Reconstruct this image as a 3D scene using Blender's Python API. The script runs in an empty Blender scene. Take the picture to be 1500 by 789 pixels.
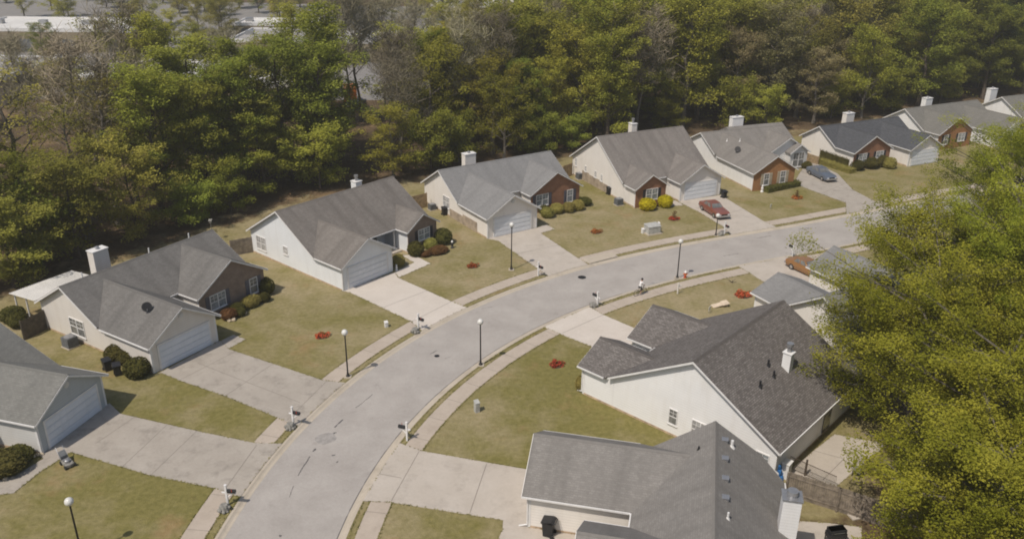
import bpy, math, random
import numpy as np
from mathutils import Vector, Matrix
from mathutils.geometry import delaunay_2d_cdt

S = bpy.context.scene
COL = S.collection
random.seed(7)
R_ = math.radians
HAZE = .0005

# ------------------------------------------------------------------ camera model (used to survey the site)
F_, PITCH, ROLL, HC = 1250.0, 0.4122, 0.0115, 35.003
CX, CY = 750.0, 394.5

def ray(px, py):
    a = (px - CX) / F_; b = -(py - CY) / F_
    c, s = math.cos(ROLL), math.sin(ROLL)
    a, b = a * c - b * s, a * s + b * c
    fw = (0, math.cos(PITCH), -math.sin(PITCH)); up = (0, math.sin(PITCH), math.cos(PITCH))
    return Vector((a, up[1] * b + fw[1], up[2] * b + fw[2]))

def G(px, py, z=0.0):
    """survey: the point of the site at height z seen at this pixel of the 1500 x 789 photo"""
    d = ray(px, py); t = (z - HC) / d.z
    return Vector((d.x * t, d.y * t, z))

def to_px(p):
    x, y, z = p[0], p[1], p[2] - HC
    zc = y * math.cos(PITCH) - z * math.sin(PITCH)
    b = (y * math.sin(PITCH) + z * math.cos(PITCH)) / zc; a = x / zc
    c, s = math.cos(ROLL), math.sin(ROLL)
    a, b = a * c + b * s, -a * s + b * c
    return CX + F_ * a, CY - F_ * b

# ------------------------------------------------------------------ materials
def new_mat(name):
    m = bpy.data.materials.new(name); m.use_nodes = True
    nt = m.node_tree; nt.nodes.clear()
    return m, nt

def nd(nt, t, **kw):
    n = nt.nodes.new(t)
    for k, v in kw.items():
        setattr(n, k, v)
    return n

def noise_col(nt, vec, scale, c1, c2, lo=.35, hi=.65, detail=4, rough=.55):
    n = nd(nt, 'ShaderNodeTexNoise'); n.inputs['Scale'].default_value = scale
    n.inputs['Detail'].default_value = detail; n.inputs['Roughness'].default_value = rough
    nt.links.new(vec, n.inputs['Vector'])
    r = nd(nt, 'ShaderNodeMapRange'); r.inputs[1].default_value = lo; r.inputs[2].default_value = hi
    nt.links.new(n.outputs['Fac'], r.inputs[0])
    return r.outputs[0]

def mixc(nt, fac, a, b, mode='MIX'):
    m = nd(nt, 'ShaderNodeMix', data_type='RGBA', blend_type=mode)
    for sock, val in ((m.inputs[0], fac), (m.inputs[6], a), (m.inputs[7], b)):
        if isinstance(val, (int, float)): sock.default_value = val
        elif isinstance(val, (tuple, list)): sock.default_value = (*val[:3], 1)
        else: nt.links.new(val, sock)
    return m.outputs[2]

def finish(nt, col, rough=.85, bump=None, bstr=.3, bdist=.05, metal=0, spec=.3):
    p = nd(nt, 'ShaderNodeBsdfPrincipled')
    if isinstance(col, (tuple, list)): p.inputs['Base Color'].default_value = (*col[:3], 1)
    else: nt.links.new(col, p.inputs['Base Color'])
    p.inputs['Roughness'].default_value = rough; p.inputs['Metallic'].default_value = metal
    p.inputs['Specular IOR Level'].default_value = spec
    if bump is not None:
        b = nd(nt, 'ShaderNodeBump'); b.inputs['Strength'].default_value = bstr; b.inputs['Distance'].default_value = bdist
        nt.links.new(bump, b.inputs['Height']); nt.links.new(b.outputs[0], p.inputs['Normal'])
    o = nd(nt, 'ShaderNodeOutputMaterial'); nt.links.new(p.outputs[0], o.inputs[0])

def simple(name, col, rough=.6, var=.15, scale=3.0, metal=0, spec=.4):
    m, nt = new_mat(name)
    tc = nd(nt, 'ShaderNodeTexCoord')
    f = noise_col(nt, tc.outputs['Object'], scale, None, None)
    c = mixc(nt, f, [x * (1 - var) for x in col], [min(1, x * (1 + var)) for x in col])
    finish(nt, c, rough, metal=metal, spec=spec)
    return m

def mat_ground():
    m, nt = new_mat('ground_cover')
    tc = nd(nt, 'ShaderNodeTexCoord'); P = tc.outputs['Object']
    big = noise_col(nt, P, .055, None, None, .38, .62, 3)
    mid = noise_col(nt, P, .33, None, None, .32, .70, 5, .65)
    fine = noise_col(nt, P, 2.6, None, None, .25, .75, 6, .7)
    blade = noise_col(nt, P, 11, None, None, .25, .75, 3, .7)
    straw = mixc(nt, fine, (.235, .190, .102), (.375, .312, .196))
    green = mixc(nt, fine, (.112, .104, .030), (.240, .206, .076))
    a = nd(nt, 'ShaderNodeAttribute', attribute_name='lush')
    add = nd(nt, 'ShaderNodeMath', operation='ADD'); nt.links.new(a.outputs['Fac'], add.inputs[0])
    sc = nd(nt, 'ShaderNodeMath', operation='MULTIPLY_ADD'); nt.links.new(mid, sc.inputs[0]); sc.inputs[1].default_value = .85; sc.inputs[2].default_value = -.48
    sc2 = nd(nt, 'ShaderNodeMath', operation='MULTIPLY_ADD'); nt.links.new(big, sc2.inputs[0]); sc2.inputs[1].default_value = .36; nt.links.new(sc.outputs[0], sc2.inputs[2])
    sc3 = nd(nt, 'ShaderNodeMath', operation='MULTIPLY_ADD'); nt.links.new(blade, sc3.inputs[0]); sc3.inputs[1].default_value = .25; nt.links.new(sc2.outputs[0], sc3.inputs[2])
    nt.links.new(sc3.outputs[0], add.inputs[1]); add.use_clamp = True
    lawn = mixc(nt, add.outputs[0], straw, green)
    # clay showing through where the lawn is thin
    clay = noise_col(nt, P, .21, None, None, .57, .70, 5, .65)
    cl2 = nd(nt, 'ShaderNodeMath', operation='MULTIPLY'); nt.links.new(clay, cl2.inputs[0]); cl2.inputs[1].default_value = .55
    lawn = mixc(nt, cl2.outputs[0], lawn, mixc(nt, fine, (.27, .165, .078), (.31, .21, .11)))
    litter = mixc(nt, fine, (.050, .034, .020), (.150, .105, .062))
    pat = noise_col(nt, P, .22, None, None, .50, .66, 5, .7)
    litter = mixc(nt, pat, litter, mixc(nt, fine, (.16, .105, .055), (.27, .19, .11)))
    w = nd(nt, 'ShaderNodeAttribute', attribute_name='woods')
    e = nd(nt, 'ShaderNodeMath', operation='MULTIPLY_ADD'); nt.links.new(mid, e.inputs[0]); e.inputs[1].default_value = .7
    nt.links.new(w.outputs['Fac'], e.inputs[2])
    r = nd(nt, 'ShaderNodeMapRange'); r.inputs[1].default_value = .65; r.inputs[2].default_value = 1.0
    nt.links.new(e.outputs[0], r.inputs[0])
    col = mixc(nt, r.outputs[0], lawn, litter)
    ht = nd(nt, 'ShaderNodeMath', operation='ADD'); nt.links.new(fine, ht.inputs[0]); nt.links.new(blade, ht.inputs[1])
    finish(nt, col, .95, ht.outputs[0], .45, .06, spec=.1)
    return m

def mat_asphalt(name, c1, c2):
    m, nt = new_mat(name)
    tc = nd(nt, 'ShaderNodeTexCoord'); P = tc.outputs['Object']
    a = noise_col(nt, P, .35, None, None, .3, .7, 5, .65)
    b = noise_col(nt, P, 7, None, None, .2, .8, 4, .8)
    c = mixc(nt, a, c1, c2)
    c = mixc(nt, .22, c, mixc(nt, b, [x * .55 for x in c1], [min(1, x * 1.4) for x in c2]))
    st = noise_col(nt, P, .9, None, None, .64, .74, 3, .5)
    s2 = nd(nt, 'ShaderNodeMath', operation='MULTIPLY'); nt.links.new(st, s2.inputs[0]); s2.inputs[1].default_value = .22
    c = mixc(nt, s2.outputs[0], c, [x * .55 for x in c1])
    finish(nt, c, .9, b, .2, .02, spec=.2)
    return m

def mat_concrete(name, c1, c2, stain=.35):
    m, nt = new_mat(name)
    tc = nd(nt, 'ShaderNodeTexCoord'); P = tc.outputs['Object']
    a = noise_col(nt, P, .5, None, None, .3, .7, 5, .6)
    b = noise_col(nt, P, 5, None, None, .2, .8, 5, .75)
    c = mixc(nt, a, c1, c2)
    c = mixc(nt, .18, c, mixc(nt, b, [x * .6 for x in c1], [min(1, x * 1.3) for x in c2]))
    st = noise_col(nt, P, .8, None, None, .52, .78, 6, .7)
    s2 = nd(nt, 'ShaderNodeMath', operation='MULTIPLY'); nt.links.new(st, s2.inputs[0]); s2.inputs[1].default_value = stain
    c = mixc(nt, s2.outputs[0], c, [x * .58 for x in c1])
    finish(nt, c, .9, b, .15, .02, spec=.2)
    return m

def mat_shingle(name, c1, c2, contrast=.35, streak=.4):
    m, nt = new_mat(name)
    tc = nd(nt, 'ShaderNodeTexCoord'); U = tc.outputs['UV']; P = tc.outputs['Object']
    br = nd(nt, 'ShaderNodeTexBrick'); nt.links.new(U, br.inputs['Vector'])
    br.inputs['Scale'].default_value = 1; br.inputs['Brick Width'].default_value = .30; br.inputs['Row Height'].default_value = .145
    br.inputs['Mortar Size'].default_value = .022; br.inputs['Bias'].default_value = 0
    br.offset = .37; br.offset_frequency = 2
    br.inputs['Color1'].default_value = (*[x * (1 - contrast) for x in c1], 1)
    br.inputs['Color2'].default_value = (*[min(1, x * (1 + contrast)) for x in c2], 1)
    br.inputs['Mortar'].default_value = (*[x * (1 - contrast * 1.4) for x in c1], 1)
    n = noise_col(nt, P, 3.2, None, None, .25, .75, 4, .75)
    c = mixc(nt, .45, br.outputs['Color'], mixc(nt, n, [x * .85 for x in c1], [min(1, x * 1.15) for x in c2]))
    mp = nd(nt, 'ShaderNodeMapping'); mp.inputs['Scale'].default_value = (.9, .12, 1); nt.links.new(U, mp.inputs['Vector'])
    s = noise_col(nt, mp.outputs[0], 1.0, None, None, .42, .72, 5, .6)
    s2 = nd(nt, 'ShaderNodeMath', operation='MULTIPLY'); nt.links.new(s, s2.inputs[0]); s2.inputs[1].default_value = streak
    c = mixc(nt, s2.outputs[0], c, [x * .62 for x in c1])
    finish(nt, c, .92, n, .25, .02, spec=.15)
    return m

def mat_siding(name, col):
    m, nt = new_mat(name)
    tc = nd(nt, 'ShaderNodeTexCoord'); P = tc.outputs['Object']
    sep = nd(nt, 'ShaderNodeSeparateXYZ'); nt.links.new(P, sep.inputs[0])
    mu = nd(nt, 'ShaderNodeMath', operation='DIVIDE'); nt.links.new(sep.outputs[2], mu.inputs[0]); mu.inputs[1].default_value = .2
    fr = nd(nt, 'ShaderNodeMath', operation='FRACT'); nt.links.new(mu.outputs[0], fr.inputs[0])
    line = nd(nt, 'ShaderNodeMapRange'); line.inputs[1].default_value = 0; line.inputs[2].default_value = .16
    nt.links.new(fr.outputs[0], line.inputs[0])
    n = noise_col(nt, P, .45, None, None, .3, .7, 5, .6)
    c = mixc(nt, n, [x * .93 for x in col], [min(1, x * 1.03) for x in col])
    c = mixc(nt, line.outputs[0], [x * .72 for x in col], c)
    # splash dirt, thicker near the ground
    mp = nd(nt, 'ShaderNodeMapping'); mp.inputs['Scale'].default_value = (1.3, 1.3, .25); nt.links.new(P, mp.inputs['Vector'])
    dn = noise_col(nt, mp.outputs[0], 1.1, None, None, .5, .78, 5, .65)
    d2 = nd(nt, 'ShaderNodeMath', operation='MULTIPLY'); nt.links.new(dn, d2.inputs[0]); d2.inputs[1].default_value = .24
    c = mixc(nt, d2.outputs[0], c, [col[0] * .66, col[1] * .60, col[2] * .52])
    finish(nt, c, .55, fr.outputs[0], .35, .02, spec=.3)
    return m

def mat_brick(name, c1, c2, mort):
    m, nt = new_mat(name)
    tc = nd(nt, 'ShaderNodeTexCoord'); U = tc.outputs['UV']; P = tc.outputs['Object']
    br = nd(nt, 'ShaderNodeTexBrick'); nt.links.new(U, br.inputs['Vector'])
    br.inputs['Scale'].default_value = 1; br.inputs['Brick Width'].default_value = .24; br.inputs['Row Height'].default_value = .085
    br.inputs['Mortar Size'].default_value = .010
    br.inputs['Color1'].default_value = (*c1, 1); br.inputs['Color2'].default_value = (*c2, 1); br.inputs['Mortar'].default_value = (*mort, 1)
    n = noise_col(nt, P, 1.6, None, None, .3, .7, 5, .7)
    c = mixc(nt, .45, br.outputs['Color'], mixc(nt, n, [x * .7 for x in c1], [x * 1.2 for x in c2]))
    finish(nt, c, .9, br.outputs['Fac'], .25, .01, spec=.15)
    return m

def mat_leaf(name, c1, c2, trans=.35, scale=.55, var=.35):
    m, nt = new_mat(name)
    tc = nd(nt, 'ShaderNodeTexCoord'); P = tc.outputs['Object']
    n = noise_col(nt, P, scale, None, None, .35, .65, 3, .6)
    c = mixc(nt, n, c1, c2)
    oi = nd(nt, 'ShaderNodeObjectInfo')
    hs = nd(nt, 'ShaderNodeHueSaturation')
    r1 = nd(nt, 'ShaderNodeMapRange'); r1.inputs[3].default_value = 1 - var; r1.inputs[4].default_value = 1 + var
    nt.links.new(oi.outputs['Random'], r1.inputs[0]); nt.links.new(r1.outputs[0], hs.inputs['Value'])
    m7 = nd(nt, 'ShaderNodeMath', operation='MULTIPLY'); nt.links.new(oi.outputs['Random'], m7.inputs[0]); m7.inputs[1].default_value = 7.31
    f7 = nd(nt, 'ShaderNodeMath', operation='FRACT'); nt.links.new(m7.outputs[0], f7.inputs[0])
    r2 = nd(nt, 'ShaderNodeMapRange'); r2.inputs[3].default_value = .482; r2.inputs[4].default_value = .515
    nt.links.new(f7.outputs[0], r2.inputs[0]); nt.links.new(r2.outputs[0], hs.inputs['Hue'])
    nt.links.new(c, hs.inputs['Color'])
    d = nd(nt, 'ShaderNodeBsdfDiffuse'); t = nd(nt, 'ShaderNodeBsdfTranslucent')
    nt.links.new(hs.outputs[0], d.inputs[0]); nt.links.new(hs.outputs[0], t.inputs[0])
    mx = nd(nt, 'ShaderNodeMixShader'); mx.inputs[0].default_value = trans
    nt.links.new(d.outputs[0], mx.inputs[1]); nt.links.new(t.outputs[0], mx.inputs[2])
    o = nd(nt, 'ShaderNodeOutputMaterial'); nt.links.new(mx.outputs[0], o.inputs[0])
    return m

def mat_glass(name, col=(.03, .035, .04)):
    m, nt = new_mat(name)
    tc = nd(nt, 'ShaderNodeTexCoord')
    f = noise_col(nt, tc.outputs['Object'], 1.5, None, None)
    finish(nt, mixc(nt, f, [x * .7 for x in col], [x * 1.6 for x in col]), .12, spec=.6)
    return m

M = dict(
    ground=mat_ground(),
    road=mat_asphalt('worn_asphalt', (.300, .273, .250), (.395, .364, .335)),
    lot=mat_asphalt('parking_asphalt', (.19, .18, .17), (.25, .235, .225)),
    crack=simple('crack_sealer', (.09, .085, .085), .8),
    patch=simple('asphalt_patch', (.290, .270, .252), .9),
    drive=mat_concrete('driveway_concrete', (.40, .352, .300), (.47, .42, .368), .50),
    drive_new=mat_concrete('pale_driveway_concrete', (.50, .445, .388), (.56, .505, .450), .10),
    drive_old=mat_concrete('stained_driveway_concrete', (.310, .275, .236), (.392, .352, .306), .85),
    walk=mat_concrete('sidewalk_concrete', (.375, .315, .258), (.45, .385, .322), .35),
    kerb=mat_concrete('kerb_concrete', (.40, .345, .275), (.47, .41, .335), .6),
    joint=simple('slab_joint', (.20, .175, .15), .95),
    white=mat_siding('white_siding', (.79, .78, .77)),
    bright=mat_siding('bright_white_siding', (.75, .765, .785)),
    cream=mat_siding('cream_siding', (.765, .72, .67)),
    grey_siding=mat_siding('pale_grey_siding', (.60, .59, .575)),
    beige=mat_siding('beige_siding', (.67, .63, .585)),
    shaded=mat_siding('shade_tinted_siding', (.40, .43, .45)),  # shade on the left house's garage gable, put into the siding colour
    trim=simple('white_trim', (.68, .665, .65), .5, .06),
    soffit=simple('soffit_paint', (.55, .54, .52), .6, .05),
    gdoor=simple('garage_door_paint', (.67, .685, .71), .5, .04, 1.0),
    gdoor_shaded=simple('shade_tinted_door_paint', (.62, .65, .70), .5, .04, 1.0),  # darker, bluer copy of gdoor: shade on two garage doors, painted in
    found=simple('clay_stained_foundation', (.42, .31, .21), .95, .3, 2),
    found_tan=simple('tan_foundation_block', (.33, .265, .20), .95, .25, 1.5),
    brick_red=mat_brick('red_brick', (.245, .112, .064), (.315, .160, .094), (.28, .20, .15)),
    brick_orange=mat_brick('orange_brick', (.29, .135, .052), (.36, .180, .078), (.30, .20, .12)),
    brick_brown=mat_brick('brown_brick', (.205, .148, .118), (.265, .200, .160), (.25, .205, .17)),
    shutter_dark=simple('dark_shutter', (.035, .035, .045), .5),
    shutter_grey=simple('slate_shutter', (.10, .10, .125), .5),
    shutter_cream=simple('cream_shutter', (.40, .34, .25), .5),
    glass=mat_glass('window_glass', (.13, .13, .125)),
    glass_blue=mat_glass('bright_window_glass', (.20, .215, .225)),
    glass_pale=mat_glass('curtained_window_glass', (.30, .295, .295)),
    door_dark=simple('dark_green_door', (.025, .03, .028), .4),
    metal=simple('galvanised_metal', (.35, .35, .36), .4, .1, 4, .6),
    black=simple('black_plastic', (.018, .018, .020), .45),
    black_metal=simple('black_metal', (.022, .021, .022), .4, .15, 6, .3),
    globe=simple('white_globe', (.60, .59, .56), .25, .03),
    roofing=simple('white_membrane', (.62, .60, .57), .7, .1, .3),
    roofing_grey=simple('grey_membrane', (.30, .285, .27), .8, .15, .3),
    tilt=simple('brown_block_wall', (.085, .070, .055), .9, .2, .5),
    tanwall=simple('tan_panel_wall', (.24, .195, .13), .9, .1, .5),
    bark=simple('brown_bark', (.085, .066, .050), .95, .35, 4),
    bark_grey=simple('grey_bark', (.125, .108, .090), .95, .3, 4),
    wood_fence=simple('weathered_fence', (.20, .165, .13), .9, .3, 3),
    wood_dark=simple('dark_fence', (.085, .07, .05), .9, .3, 3),
    wood_tan=simple('tan_fence', (.30, .215, .12), .9, .3, 3),
    rubber=simple('tyre_rubber', (.02, .02, .02), .8),
    chrome=simple('bright_metal', (.55, .55, .56), .25, .05, 3, .9),
    lamp_glass=simple('headlamp_glass', (.6, .6, .62), .15),
    tail=simple('red_lamp', (.35, .02, .015), .3),
    stone=simple('pale_stone', (.50, .42, .31), .95, .25, 6),
    stone_grey=simple('grey_stone', (.22, .21, .19), .95, .3, 6),
    mulch=simple('dark_mulch', (.055, .038, .026), .95, .4, 5),
    blue=simple('blue_tarp', (.03, .14, .36), .6),
    red_paint=simple('red_paint', (.45, .05, .02), .45),
    orange_paint=simple('orange_paint', (.60, .17, .02), .5),
    green_box=simple('pale_green_enclosure', (.40, .395, .37), .55),
    ac=simple('grey_cabinet', (.12, .125, .13), .6, .2, 5),
    cloth=simple('white_cloth', (.68, .66, .66), .9),
    skin=simple('skin', (.35, .20, .14), .6),
    dark_cloth=simple('dark_cloth', (.025, .025, .03), .9),
    wood_pale=simple('pale_plank', (.55, .45, .34), .8),
)
R_H1 = mat_shingle('slate_green_shingles', (.162, .160, .148), (.192, .187, .173), .12, .35)
R_H2 = mat_shingle('warm_grey_shingles', (.145, .138, .130), (.175, .166, .156), .14, .70)
R_H3 = mat_shingle('brown_grey_shingles', (.165, .148, .134), (.200, .182, .165), .14, .75)
R_H4 = mat_shingle('blue_grey_shingles', (.195, .192, .190), (.225, .220, .216), .10, .45)
R_H5 = mat_shingle('taupe_shingles', (.180, .162, .148), (.215, .195, .178), .12, .75)
R_H6 = mat_shingle('sandy_grey_shingles', (.195, .180, .165), (.225, .208, .190), .12, .6)
R_H7 = mat_shingle('charcoal_shingles', (.070, .072, .078), (.095, .097, .104), .25, .2)
R_H8 = mat_shingle('olive_grey_shingles', (.155, .148, .132), (.185, .176, .158), .14, .35)
R_H10 = mat_shingle('weathered_dark_shingles', (.136, .120, .112), (.172, .158, .148), .42, .35)
R_H11 = mat_shingle('pale_grey_shingles', (.194, .181, .168), (.228, .214, .199), .10, .55)
L_OLIVE = mat_leaf('olive_leaves', (.195, .190, .034), (.345, .322, .068))
L_GREEN = mat_leaf('green_leaves', (.168, .192, .028), (.312, .322, .054))
L_YELLOW = mat_leaf('yellow_green_leaves', (.240, .236, .032), (.395, .365, .060))
L_TAN = mat_leaf('catkin_leaves', (.200, .178, .080), (.290, .255, .120))
L_PINE = mat_leaf('dark_pine_needles', (.040, .055, .016), (.075, .090, .026), .2)
L_TWIG = mat_leaf('grey_twigs', (.20, .175, .118), (.285, .250, .170), .05)
L_HERO = mat_leaf('spring_leaves', (.172, .200, .020), (.395, .402, .052), .45, .34, .07)
L_SHRUB = mat_leaf('clipped_shrub_leaves', (.078, .075, .022), (.125, .115, .034), .25, 2, .2)
L_SHRUB2 = mat_leaf('olive_shrub_leaves', (.270, .245, .070), (.370, .330, .095), .25, 2, .15)
L_GOLD = mat_leaf('golden_shrub_leaves', (.46, .36, .016), (.60, .48, .028), .3, 2, .1)
L_RUST = mat_leaf('rusty_shrub_leaves', (.13, .075, .03), (.19, .11, .045), .25, 2, .2)
L_TURF = mat_leaf('turf_blades', (.150, .135, .045), (.300, .250, .130), .2, .5, .0)
L_RED = mat_leaf('red_flowers', (.44, .085, .034), (.58, .17, .06), .3, 4, .2)

# ------------------------------------------------------------------ mesh builder
class MB:
    def __init__(s): s.v = []; s.f = []; s.m = []; s.uv = []
    def face(s, pts, m=0, uv=None):
        i = len(s.v); s.v += [tuple(p) for p in pts]; s.f.append(tuple(range(i, i + len(pts)))); s.m.append(m)
        s.uv.append(uv)
    def box(s, lo, hi, m=0, xf=None):
        (x0, y0, z0), (x1, y1, z1) = lo, hi
        if x0 > x1: x0, x1 = x1, x0
        if y0 > y1: y0, y1 = y1, y0
        if z0 > z1: z0, z1 = z1, z0
        c = [Vector(p) for p in ((x0, y0, z0), (x1, y0, z0), (x1, y1, z0), (x0, y1, z0), (x0, y0, z1), (x1, y0, z1), (x1, y1, z1), (x0, y1, z1))]
        if xf: c = [xf @ p for p in c]
        for q in ((0, 3, 2, 1), (4, 5, 6, 7), (0, 1, 5, 4), (1, 2, 6, 5), (2, 3, 7, 6), (3, 0, 4, 7)):
            pts = [c[k] for k in q]
            a = (pts[1] - pts[0]).length; b = (pts[2] - pts[1]).length
            s.face(pts, m, [(0, 0), (a, 0), (a, b), (0, b)])
    def prism(s, top, dz, m=0, mside=None, uvtop=None):
        """a polygon and the same polygon moved by the vector dz"""
        top = [Vector(p) for p in top]; d = Vector(dz) if not isinstance(dz, (int, float)) else Vector((0, 0, dz))
        bot = [p + d for p in top]
        s.face(top, m, uvtop); s.face(list(reversed(bot)), mside if mside is not None else m)
        n = len(top)
        for i in range(n):
            j = (i + 1) % n
            L = (top[j] - top[i]).length
            s.face([top[i], bot[i], bot[j], top[j]], mside if mside is not None else m, [(0, 0), (0, d.length), (L, d.length), (L, 0)])
    def tube(s, pts, radii, n=6, m=0, cap=True):
        pts = [Vector(p) for p in pts]; rings = []
        for i, p in enumerate(pts):
            t = (pts[min(i + 1, len(pts) - 1)] - pts[max(i - 1, 0)]).normalized()
            a = t.orthogonal().normalized() if abs(t.z) > .95 else t.cross(Vector((0, 0, 1))).normalized()
            b = t.cross(a); r = radii[i] if isinstance(radii, (list, tuple)) else radii
            i0 = len(s.v)
            for k in range(n):
                th = 2 * math.pi * k / n
                s.v.append(tuple(p + (a * math.cos(th) + b * math.sin(th)) * r))
            rings.append(i0)
        for a0, b0 in zip(rings[:-1], rings[1:]):
            for k in range(n):
                s.f.append((a0 + k, a0 + (k + 1) % n, b0 + (k + 1) % n, b0 + k)); s.m.append(m); s.uv.append(None)
        if cap:
            for r0 in (rings[0], rings[-1]):
                s.f.append(tuple(r0 + k for k in range(n))); s.m.append(m); s.uv.append(None)
    def lathe(s, prof, n=14, c=(0, 0, 0), m=0, sx=1, sy=1):
        i0 = len(s.v)
        for r, z in prof:
            for k in range(n):
                th = 2 * math.pi * k / n
                s.v.append((c[0] + r * math.cos(th) * sx, c[1] + r * math.sin(th) * sy, c[2] + z))
        for i in range(len(prof) - 1):
            for k in range(n):
                a = i0 + i * n + k; b = i0 + i * n + (k + 1) % n
                s.f.append((a, b, b + n, a + n)); s.m.append(m); s.uv.append(None)
        for base in (i0, i0 + (len(prof) - 1) * n):
            s.f.append(tuple(base + k for k in range(n))); s.m.append(m); s.uv.append(None)
    def ball(s, c, r, n=12, m=0, sz=1.0):
        k = 8
        s.lathe([(max(1e-3, r * math.sin(math.pi * i / k)), -r * sz * math.cos(math.pi * i / k)) for i in range(k + 1)], n, c, m)
    def mesh(s, name, mats, smooth=False):
        me = bpy.data.meshes.new(name); me.from_pydata(s.v, [], s.f)
        for mt in (mats if isinstance(mats, (list, tuple)) else [mats]): me.materials.append(mt)
        me.polygons.foreach_set('material_index', s.m)
        if any(u is not None for u in s.uv):
            ul = me.uv_layers.new(name='UVMap'); flat = []
            for f, u in zip(s.f, s.uv):
                flat += [c for p in (u if u is not None else [(0, 0)] * len(f)) for c in p]
            ul.data.foreach_set('uv', flat)
        if smooth: me.polygons.foreach_set('use_smooth', [True] * len(s.f))
        me.update(); return me
    def build(s, name, mats, parent=None, smooth=False, loc=None, rz=0):
        o = bpy.data.objects.new(name, s.mesh(name, mats, smooth)); COL.objects.link(o)
        if parent: o.parent = parent
        if loc is not None: o.location = loc
        o.rotation_euler.z = rz
        return o

def empty(name, loc=(0, 0, 0), rz=0):
    o = bpy.data.objects.new(name, None); COL.objects.link(o); o.location = loc; o.rotation_euler = (0, 0, rz)
    o.empty_display_size = .2
    return o

def tag(o, label, cat, group=None, kind=None):
    o['label'] = label; o['category'] = cat
    if group: o['group'] = group
    if kind: o['kind'] = kind
    return o

def structure(o): o['kind'] = 'structure'; return o

def dup(root, loc=None, rz=None, label=None, scale=None):
    r = root.copy(); COL.objects.link(r)
    if loc is not None: r.location = loc
    if rz is not None: r.rotation_euler = (0, 0, rz)
    if scale is not None: r.scale = scale if isinstance(scale, (tuple, list)) else (scale,) * 3
    if label: r['label'] = label
    for ch in list(root.children):
        c = ch.copy(); COL.objects.link(c); c.parent = r
        for g in list(ch.children):
            d = g.copy(); COL.objects.link(d); d.parent = c
    return r

# ------------------------------------------------------------------ the street: centreline and offsets
CL = [(-13.59, 39.6), (-13.23, 42.91), (-12.67, 46.05), (-11.94, 49.04), (-11.05, 51.88), (-10.01, 54.6), (-8.84, 57.2), (-7.54, 59.69), (-6.12, 62.07), (-4.59, 64.35), (-2.94, 66.53), (-1.19, 68.62), (0.67, 70.62), (2.63, 72.52), (4.69, 74.34), (6.85, 76.07), (9.11, 77.71), (11.46, 79.28), (13.89, 80.77), (16.41, 82.19), (18.99, 83.54), (21.64, 84.85), (24.34, 86.11), (27.07, 87.34), (29.81, 88.56), (32.55, 89.78), (35.25, 91.04), (37.89, 92.35)]
CL = [(-13.9, 10.0), (-13.9, 20.0), (-13.85, 30.0), (-13.8, 36.0)] + CL
for k in range(1, 16): CL.append((37.89 + 5.4 * k, 92.35 + 2.62 * k))
CL = np.array(CL)

def resample(P, step):
    d = np.r_[0, np.cumsum(np.hypot(*np.diff(P, axis=0).T))]
    n = int(d[-1] / step); s = np.linspace(0, d[-1], n + 1)
    return np.stack([np.interp(s, d, P[:, 0]), np.interp(s, d, P[:, 1])], 1), s
CL, CS = resample(CL, .5)
for _ in range(6): CL[1:-1] = .25 * CL[:-2] + .5 * CL[1:-1] + .25 * CL[2:]
TT = np.gradient(CL, axis=0); TT /= np.linalg.norm(TT, axis=1)[:, None]
NN = np.stack([TT[:, 1], -TT[:, 0]], 1)          # to the right of travel

def off(d): return CL + NN * d
def near_s(p):
    d = np.hypot(CL[:, 0] - p[0], CL[:, 1] - p[1]); i = int(d.argmin()); return i, d[i]

def strip(name, d0, d1, z, mat, th=None, step=2, i0=0, i1=None):
    A, B = off(d0)[i0:i1:step], off(d1)[i0:i1:step]; mb = MB()
    n = len(A)
    vs = [(a[0], a[1], z) for a in A] + [(b[0], b[1], z) for b in B]
    mb.v = vs
    for i in range(n - 1): mb.f.append((i, i + 1, n + i + 1, n + i)); mb.m.append(0); mb.uv.append(None)
    if th:
        k = len(mb.v); mb.v += [(x, y, z - th) for x, y, _ in vs]
        for i in range(n - 1):
            mb.f.append((i, k + i, k + i + 1, i + 1)); mb.f.append((n + i, n + i + 1, k + n + i + 1, k + n + i)); mb.m += [0, 0]; mb.uv += [None, None]
    return structure(mb.build(name, mat))

strip('road', -3.36, 3.36, -.094, M['road'])
def kerb():
    mb = MB()
    for sgn in (-1, 1):
        prof = [(3.33, -.16), (3.33, -.088), (3.52, -.083), (3.62, -.045), (3.70, 0.0), (3.86, .014), (3.86, -.16)]
        rows = []
        for d, z in prof:
            o = off(sgn * d)[::2]; i0 = len(mb.v); mb.v += [(x, y, z) for x, y in o]; rows.append((i0, len(o)))
        for (a, n), (b, _) in zip(rows[:-1], rows[1:]):
            for i in range(n - 1): mb.f.append((a + i, a + i + 1, b + i + 1, b + i)); mb.m.append(0); mb.uv.append(None)
    structure(mb.build('kerb', M['kerb'], smooth=False))
kerb()
strip('sidewalk', -5.85, -4.45, .028, M['walk'], .08)
strip('sidewalk', 4.36, 5.70, .028, M['walk'], .08)
# sidewalk joints
mb = MB()
for i in range(0, len(CL), 6):
    for a, b in ((-5.85, -4.45), (4.36, 5.70)):
        p, q = CL[i] + NN[i] * a, CL[i] + NN[i] * b; t = TT[i] * .018
        mb.face([(p[0] - t[0], p[1] - t[1], .032), (q[0] - t[0], q[1] - t[1], .032), (q[0] + t[0], q[1] + t[1], .032), (p[0] + t[0], p[1] + t[1], .032)])
structure(mb.build('sidewalk_joint_lines', M['joint']))

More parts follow.
